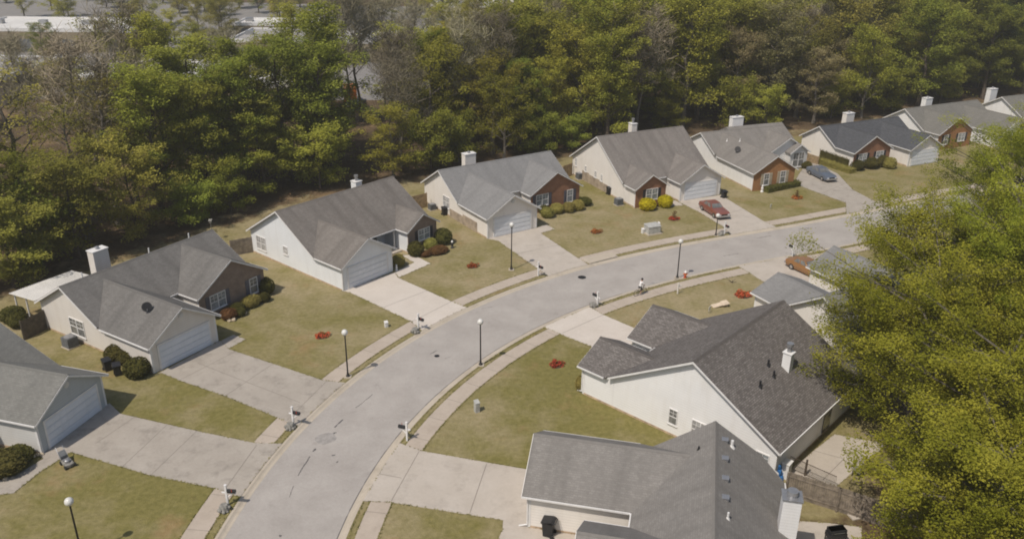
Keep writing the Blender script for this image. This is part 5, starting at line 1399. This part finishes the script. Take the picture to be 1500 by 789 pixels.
# ------------------------------------------------------------------ cars
def car_paint(name, col): return simple(name, col, .22, .05, 1.0, 0, .7)
def car(name, paint, L=4.8, W=1.78, hh=1.38, boxy=1.0):
    o = empty(name); hw = W / 2
    # lower body: stations along x (nose at +x)
    st = [(-L / 2, .42, .78, .82), (-L / 2 + .12, .30, .90, .95), (-L / 2 + .75, .22, .94, 1), (-L * .18, .20, .93, 1), (L * .16, .20, .93, 1), (L * .22, .20, .92, 1), (L / 2 - .35, .22, .84, .98), (L / 2 - .08, .30, .78, .92), (L / 2, .42, .70, .84)]
    mb = MB(); ring = []
    for x, z0, z1, k in st:
        w = hw * k; zm = z0 + (z1 - z0) * .55
        ring.append([Vector(p) for p in ((x, -w * .92, z0), (x, -w, zm - .1), (x, -w * .985, zm + .08), (x, -w * .90, z1), (x, 0, z1 + .03), (x, w * .90, z1), (x, w * .985, zm + .08), (x, w, zm - .1), (x, w * .92, z0))])
    for a, b in zip(ring[:-1], ring[1:]):
        for i in range(8): mb.face([a[i], b[i], b[i + 1], a[i + 1]])
        mb.face([a[8], b[8], b[0], a[0]])
    mb.face(ring[0]); mb.face(ring[-1][::-1])
    # cabin
    xb, xr0, xr1, xf = -L * .33, -L * .22, L * .035, L * .17
    zb, zt = .92, hh; wb, wt = hw * .88, hw * .70
    cb = [Vector(p) for p in ((xb, -wb, zb), (xf, -wb, zb), (xf, wb, zb), (xb, wb, zb))]; ct = [Vector(p) for p in ((xr0, -wt, zt), (xr1, -wt, zt), (xr1, wt, zt), (xr0, wt, zt))]
    mb.prism([p + Vector((0, 0, .005)) for p in ct], -.05)
    for i in range(4): j = (i + 1) % 4; mb.face([cb[i], cb[j], ct[j], ct[i]])
    mb.build('body', paint, o)
    def pane(a, b, c, d, nm, sh=(.06, .10)):
        a, b, c, d = map(Vector, (a, b, c, d)); n = (b - a).cross(d - a).normalized() * .012
        def L_(s, t): return (a * (1 - s) + b * s) * (1 - t) + (d * (1 - s) + c * s) * t
        q = [L_(.05, .10), L_(.95, .10), L_(.95, .90), L_(.05, .90)]
        m = MB(); m.prism([p + n for p in q], -n * .8); m.build(nm, M['glass'], o)
    pane(cb[1], cb[2], ct[2], ct[1], 'windscreen'); pane(cb[3], cb[0], ct[0], ct[3], 'rear_window')
    for sgn, (p0, p1, t1, t0) in ((-1, (cb[0], cb[1], ct[1], ct[0])), (1, (cb[2], cb[3], ct[3], ct[2]))):
        def bl(s, t): return (p0 * (1 - s) + p1 * s) * (1 - t) + (t0 * (1 - s) + t1 * s) * t
        for s0, s1 in ((.10, .46), (.50, .88)): pane(bl(s0, 0), bl(s1, 0), bl(s1, 1), bl(s0, 1), 'side_window')
    for x in (-L * .29, L * .30):
        for y in (-1, 1):
            w = MB(); w.tube([(0, -.09, 0), (0, .09, 0)], .315, 18); wo = w.build('wheel', M['rubber'], o, loc=(x, y * (hw - .09), .315))
            r = MB(); r.tube([(0, -.10, 0), (0, .10, 0)], .19, 12); r.build('rim', M['chrome'], wo)
    for x, nm in ((L / 2, 'bumper'), (-L / 2, 'bumper')):
        b = MB(); b.box((x - .10, -hw * .9, .38), (x + .10, hw * .9, .55)); b.build(nm, M['chrome'], o)
    for y in (-1, 1):
        b = MB(); b.box((L / 2 - .10, y * hw * .50, .56), (L / 2 + .015, y * hw * .80, .70)); b.build('headlight', M['lamp_glass'], o)
        b = MB(); b.box((-L / 2 - .015, y * hw * .45, .60), (-L / 2 + .10, y * hw * .82, .76)); b.build('tail_light', M['tail'], o)
    b = MB(); b.box((L / 2 - .06, -hw * .45, .56), (L / 2 + .012, hw * .45, .70)); b.build('grille', M['black'], o)
    return o
def place_car(o, rear, front, lab, grp, half=.80):
    a, b = G(*rear), G(*front); d = (b - a).normalized(); left = Vector((-d.y, d.x, 0)); c = (a + b) / 2 + left * half
    o.location = (c.x, c.y, .036); o.rotation_euler.z = math.atan2(d.y, d.x); tag(o, lab, 'car', grp)
CG = 'cars parked on the driveways'
place_car(car('parked_car', car_paint('red_car_paint', (.20, .070, .050))), (1027.5, 307.5), (1046.5, 320), 'rusty red sedan parked nose-out on the driveway below the golden bushes', CG)
place_car(car('parked_car', car_paint('slate_car_paint', (.10, .115, .145)), 4.9), (1184.5, 255.5), (1205, 265.8), 'slate blue sedan parked by the hedge of the charcoal roofed house', CG)
place_car(car('parked_car', car_paint('copper_car_paint', (.25, .125, .045)), 4.6), (1160.5, 395.3), (1186.7, 407.5), 'orange sedan half hidden by the spring-leaved tree', CG)

# ------------------------------------------------------------------ person on a bicycle
def cyclist(px, py):
    P = G(px, py); rz = math.atan2(TT[near_s(P)[0]][1], TT[near_s(P)[0]][0])
    b = empty('bicycle', P, rz)
    for x in (-.5, .5):
        w = MB()
        n = 20
        ring = [Vector((x + math.cos(2 * math.pi * i / n) * .32, 0, .34 + math.sin(2 * math.pi * i / n) * .32)) for i in range(n + 1)]
        w.tube(ring, .022, 6, cap=False); wo = w.build('wheel', M['rubber'], b)
        s = MB()
        for k in range(8): s.tube([(x, 0, .34), (x + math.cos(k * .785) * .3, 0, .34 + math.sin(k * .785) * .3)], .004, 3)
        s.build('spokes', M['metal'], wo)
    f = MB(); f.tube([(-.5, 0, .34), (-.05, 0, .32), (.38, 0, .82), (-.15, 0, .80), (-.05, 0, .32)], .022, 6); f.tube([(-.15, 0, .80), (-.5, 0, .34)], .015, 6); f.tube([(.5, 0, .34), (.36, 0, .95)], .02, 6); f.build('frame', M['black_metal'], b)
    f = MB(); f.tube([(.30, -.26, 1.0), (.36, 0, .96), (.30, .26, 1.0)], .016, 6); f.build('handlebar', M['black_metal'], b); f = MB(); f.box((-.28, -.07, .84), (-.02, .07, .90)); f.build('saddle', M['black'], b)
    tag(b, 'small dark bicycle under the rider on the right hand sidewalk', 'bicycle')
    # rider: one continuous skinned body
    J = {'pelvis': (-.12, 0, .96), 'waist': (-.06, 0, 1.10), 'chest': (.06, 0, 1.32), 'neck': (.12, 0, 1.47), 'head': (.15, 0, 1.58), 'crown': (.15, 0, 1.70),
         'lh': (-.10, .09, .93), 'lk': (.24, .10, .72), 'la': (.06, .09, .36), 'lt': (.19, .09, .30), 'rh': (-.10, -.09, .93), 'rk': (.16, -.10, .60), 'ra': (-.10, -.09, .24), 'rt': (.04, -.09, .17),
         'ls': (.07, .19, 1.38), 'le': (.20, .26, 1.16), 'lw': (.30, .25, 1.03), 'rs': (.07, -.19, 1.38), 're': (.20, -.26, 1.16), 'rw': (.30, -.25, 1.03)}
    rad = {'pelvis': .125, 'waist': .115, 'chest': .13, 'neck': .055, 'head': .098, 'crown': .07, 'lh': .09, 'lk': .058, 'la': .042, 'lt': .035, 'rh': .09, 'rk': .058, 'ra': .042, 'rt': .035, 'ls': .055, 'le': .042, 'lw': .032, 'rs': .055, 're': .042, 'rw': .032}
    E = [('pelvis', 'waist'), ('waist', 'chest'), ('chest', 'neck'), ('neck', 'head'), ('head', 'crown'), ('pelvis', 'lh'), ('lh', 'lk'), ('lk', 'la'), ('la', 'lt'), ('pelvis', 'rh'), ('rh', 'rk'), ('rk', 'ra'), ('ra', 'rt'), ('chest', 'ls'), ('ls', 'le'), ('le', 'lw'), ('chest', 'rs'), ('rs', 're'), ('re', 'rw')]
    names = list(J); me = bpy.data.meshes.new('body'); me.from_pydata([J[k] for k in names], [(names.index(a), names.index(c)) for a, c in E], [])
    o = bpy.data.objects.new('person', me); COL.objects.link(o); o.location = P; o.rotation_euler.z = rz
    sk = o.modifiers.new('skin', 'SKIN')
    for i, k in enumerate(names): me.skin_vertices[0].data[i].radius = (rad[k], rad[k])
    me.skin_vertices[0].data[0].use_root = True
    ss = o.modifiers.new('sub', 'SUBSURF'); ss.levels = 2; ss.render_levels = 2
    dg = bpy.context.evaluated_depsgraph_get(); me2 = bpy.data.meshes.new_from_object(o.evaluated_get(dg)); o.modifiers.clear(); o.data = me2; me2.name = 'body'
    me2.materials.clear(); [me2.materials.append(m) for m in (M['skin'], M['cloth'], M['dark_cloth'])]
    mi = []
    for p in me2.polygons:
        c = p.center; 
        if c.z > 1.45: k = 0
        elif c.z > .99 and not (abs(c.y) > .2 and c.z < 1.2): k = 1
        elif c.z > .50: k = 2
        else: k = 0
        if abs(c.y) > .2 and c.z < 1.2: k = 0
        mi.append(k)
    me2.polygons.foreach_set('material_index', mi); me2.polygons.foreach_set('use_smooth', [True] * len(mi))
    h = MB(); h.ball((.135, 0, 1.665), .112, 12, 0, 1.0); h.v = [(x, y, max(z, 1.60)) for x, y, z in h.v]; h.build('hair', M['dark_cloth'], o, smooth=True)
    for y in (-.035, .035): e = MB(); e.ball((.245, y, 1.60), .012, 6); e.build('eye', M['black'], o)
    tag(o, 'person in a white top and dark shorts riding the small bicycle', 'person')
cyclist(937.5, 432)

# ------------------------------------------------------------------ beyond the woods: parking lot, flat-roofed buildings, parked vehicles
mb = MB(); mb.prism([Vector((-260, 149, .012)), Vector((-20, 158, .012)), Vector((-8, 190, .012)), Vector((-6, 300, .012)), Vector((-300, 330, .012))], -.05); structure(mb.build('parking_lot', M['lot']))
def shed(x0, y0, x1, y1, h, lab, wall, roof, rz=0, para=.5, doors=4):
    o = empty('flat_roof_building', ((x0 + x1) / 2, (y0 + y1) / 2, 0), rz); a, b = (x1 - x0) / 2, (y1 - y0) / 2
    mb = MB(); mb.box((-a, -b, 0), (a, b, h)); mb.build('wall', wall, o)
    mb = MB(); mb.box((-a + .25, -b + .25, h), (a - .25, b - .25, h + .12)); r = mb.build('roof', roof, o)
    mb = MB()
    for q in ((-a, -b, a, -b + .25), (-a, b - .25, a, b), (-a, -b + .25, -a + .25, b - .25), (a - .25, -b + .25, a, b - .25)): mb.box((q[0] - .02, q[1] - .02, h - .3), (q[2] + .02, q[3] + .02, h + para))
    mb.build('parapet', M['trim'], o)
    for k in range(doors):
        x = -a + (k + .5) * 2 * a / doors; mb = MB(); mb.box((x - 1.5, -b - .03, 0), (x + 1.5, -b - .002, min(3, h - .8))); mb.build('loading_door', M['ac'], o)
    for k in range(max(2, int(a / 5))):
        x = -a * .8 + k * 1.6 * a / max(1, int(a / 5) - 1 or 1); mb = MB(); mb.box((x - .9, -.7, h + .12), (x + .9, .7, h + 1.1)); mb.build('rooftop_unit', M['metal'], r)
    tag(o, lab, 'building', 'flat roofed buildings beyond the woods')
shed(-80, 153, -54, 171, 4.2, 'long flat white roofed building beyond the woods at upper left', M['tilt'], M['roofing'])
shed(-52, 154, -36, 164, 3.0, 'low white roofed building beyond the woods, between bare trunks', M['tanwall'], M['roofing'])
shed(-64, 196, -44, 214, 4.5, 'grey roofed building with a tan wall farther beyond the lot', M['tanwall'], M['roofing_grey'])
shed(-72, 226, -48, 236, 4.0, 'pale roofed building behind the grey roofed one', M['tanwall'], M['roofing'])
shed(-46, 196, -27, 210, 4.5, 'white roofed building seen through the gap above the orange truck', M['tanwall'], M['roofing'])
shed(-112, 150, -90, 172, 4.5, 'pale roofed building at the far left beyond the woods', M['tilt'], M['roofing_grey'])
shed(-130, 205, -90, 225, 5.0, 'wide pale building on the far side of the lot', M['tanwall'], M['roofing'])
shed(-25, 262, 0, 276, 5.0, 'pale roofed building far beyond the woods at upper centre', M['tanwall'], M['roofing'])
shed(62, 262, 86, 276, 5.0, 'pale roofed building glimpsed through the trees at upper right', M['tanwall'], M['roofing'])
def truck(P, rz, boxm, lab, s=1.0):
    o = empty('box_truck', P, rz); mb = MB(); mb.box((-3.2, -1.15, .8), (1.2, 1.15, 3.2)); mb.build('cargo_box', boxm, o)
    mb = MB(); mb.prism([(1.25, -1.0, .6), (3.0, -1.0, .6), (3.0, -1.0, 1.5), (2.4, -1.0, 2.3), (1.25, -1.0, 2.3)], Vector((0, 2.0, 0))); mb.build('cab', M['trim'], o)
    mb = MB(); mb.prism([(2.46, -.85, 2.2), (2.98, -.85, 1.55), (2.98, .85, 1.55), (2.46, .85, 2.2)], Vector((.03, 0, .02))); mb.build('windscreen', M['glass'], o)
    for x in (-2.2, 2.1):
        for y in (-1.0, 1.0): mb = MB(); mb.tube([(x, y - .15, .45), (x, y + .15, .45)], .45, 14); mb.build('wheel', M['rubber'], o)
    o.scale = (s, s, s); tag(o, lab, 'truck')
truck(G(514, 150), R_(100), M['orange_paint'], 'orange box truck beyond the woods, seen between two bare trunks')
truck(G(419, 85), R_(30), M['trim'], 'white box truck parked in the lot beyond the green trees', 1.3)
lotcars = [(517, 158, (.55, .55, .55), 'white car parked next to the orange truck'), (541, 82, (.45, .10, .03), 'orange-red car in the far lot above the white roof'), (553, 81, (.40, .06, .02), 'red car second in the row above the white roof'), (536, 70, (.03, .035, .045), 'dark car in the rear row of the far lot'), (547, 69, (.04, .05, .06), 'black car beside the dark one in the far lot'), (570, 69, (.05, .06, .14), 'dark blue car at the right end of the far lot'), (577, 73, (.5, .5, .52), 'silver car before the dark blue one in the far lot'), (583, 69, (.45, .46, .5), 'pale car at the end of the far lot row'), (112, 106, (.4, .4, .42), 'silver car glimpsed among the trees at upper left'), (100, 109, (.04, .05, .06), 'dark car glimpsed beside the silver one at upper left'), (345, 112, (.45, .45, .45), 'white car glimpsed through the green trees'), (300, 48, (.06, .07, .1), 'dark car far behind the grey roofed building')]
base = None
for i, (x, y, c, lab) in enumerate(lotcars):
    o = car('parked_car', car_paint('lot_car_paint', c)); P = G(x, y); o.location = (P.x, P.y, .02); o.rotation_euler.z = R_(75 + (i * 37) % 30); tag(o, lab, 'car', 'cars in the lot beyond the woods')

# ------------------------------------------------------------------ light, sky, camera
SD = Vector((-.66, -.75)).normalized(); EL = R_(56)
sun = bpy.data.lights.new('sun', 'SUN'); sun.energy = 3.25; sun.angle = R_(.53); sun.color = (1.0, .925, .82)
so = bpy.data.objects.new('sun', sun); COL.objects.link(so)
dirv = Vector((-SD.x * math.cos(EL), -SD.y * math.cos(EL), -math.sin(EL))); so.rotation_euler = dirv.to_track_quat('-Z', 'Y').to_euler(); so.location = (0, 0, 80)
w = bpy.data.worlds.new('World'); S.world = w; w.use_nodes = True; nt = w.node_tree; nt.nodes.clear()
sky = nt.nodes.new('ShaderNodeTexSky'); sky.sky_type = 'NISHITA'; sky.sun_disc = False; sky.sun_elevation = EL; sky.sun_rotation = math.atan2(SD.x, SD.y); sky.air_density = 1.2; sky.dust_density = 2.0
bg = nt.nodes.new('ShaderNodeBackground'); bg.inputs[1].default_value = .078; out = nt.nodes.new('ShaderNodeOutputWorld')
nt.links.new(sky.outputs[0], bg.inputs[0]); nt.links.new(bg.outputs[0], out.inputs[0])
mb = MB(); mb.box((-330, -40, -1.2), (330, 560, 46)); hz = mb.build('haze', None if False else M['white'])
hm, hn = new_mat('thin_haze'); pv = hn.nodes.new('ShaderNodeVolumePrincipled'); pv.inputs['Color'].default_value = (.97, .92, .83, 1); pv.inputs['Density'].default_value = HAZE; pv.inputs['Anisotropy'].default_value = .2
ho = hn.nodes.new('ShaderNodeOutputMaterial'); hn.links.new(pv.outputs[0], ho.inputs['Volume']); hz.data.materials.clear(); hz.data.materials.append(hm); hz['kind'] = 'stuff'; hz['label'] = 'thin pale haze in the air over the whole street'
cam = bpy.data.cameras.new('camera'); cam.sensor_width = 36; cam.lens = F_ / 1500 * 36; cam.clip_end = 5000; cam.clip_start = .5
co = bpy.data.objects.new('camera', cam); COL.objects.link(co)
fw = Vector((0, math.cos(PITCH), -math.sin(PITCH))); up = Vector((0, math.sin(PITCH), math.cos(PITCH))); rt = Vector((1, 0, 0))
c, s = math.cos(ROLL), math.sin(ROLL); r2 = rt * c + up * s; u2 = up * c - rt * s
co.matrix_world = Matrix(((r2.x, u2.x, -fw.x, 0), (r2.y, u2.y, -fw.y, 0), (r2.z, u2.z, -fw.z, HC), (0, 0, 0, 1)))
S.camera = co
S.view_settings.view_transform = 'Standard'; S.view_settings.look = 'None'; S.view_settings.exposure = .20; S.view_settings.gamma = 1
S.render.engine = 'CYCLES'; S.cycles.max_bounces = 6; S.cycles.diffuse_bounces = 3; S.cycles.transmission_bounces = 3; S.cycles.use_denoising = True
S.cycles.filter_width = 1.9
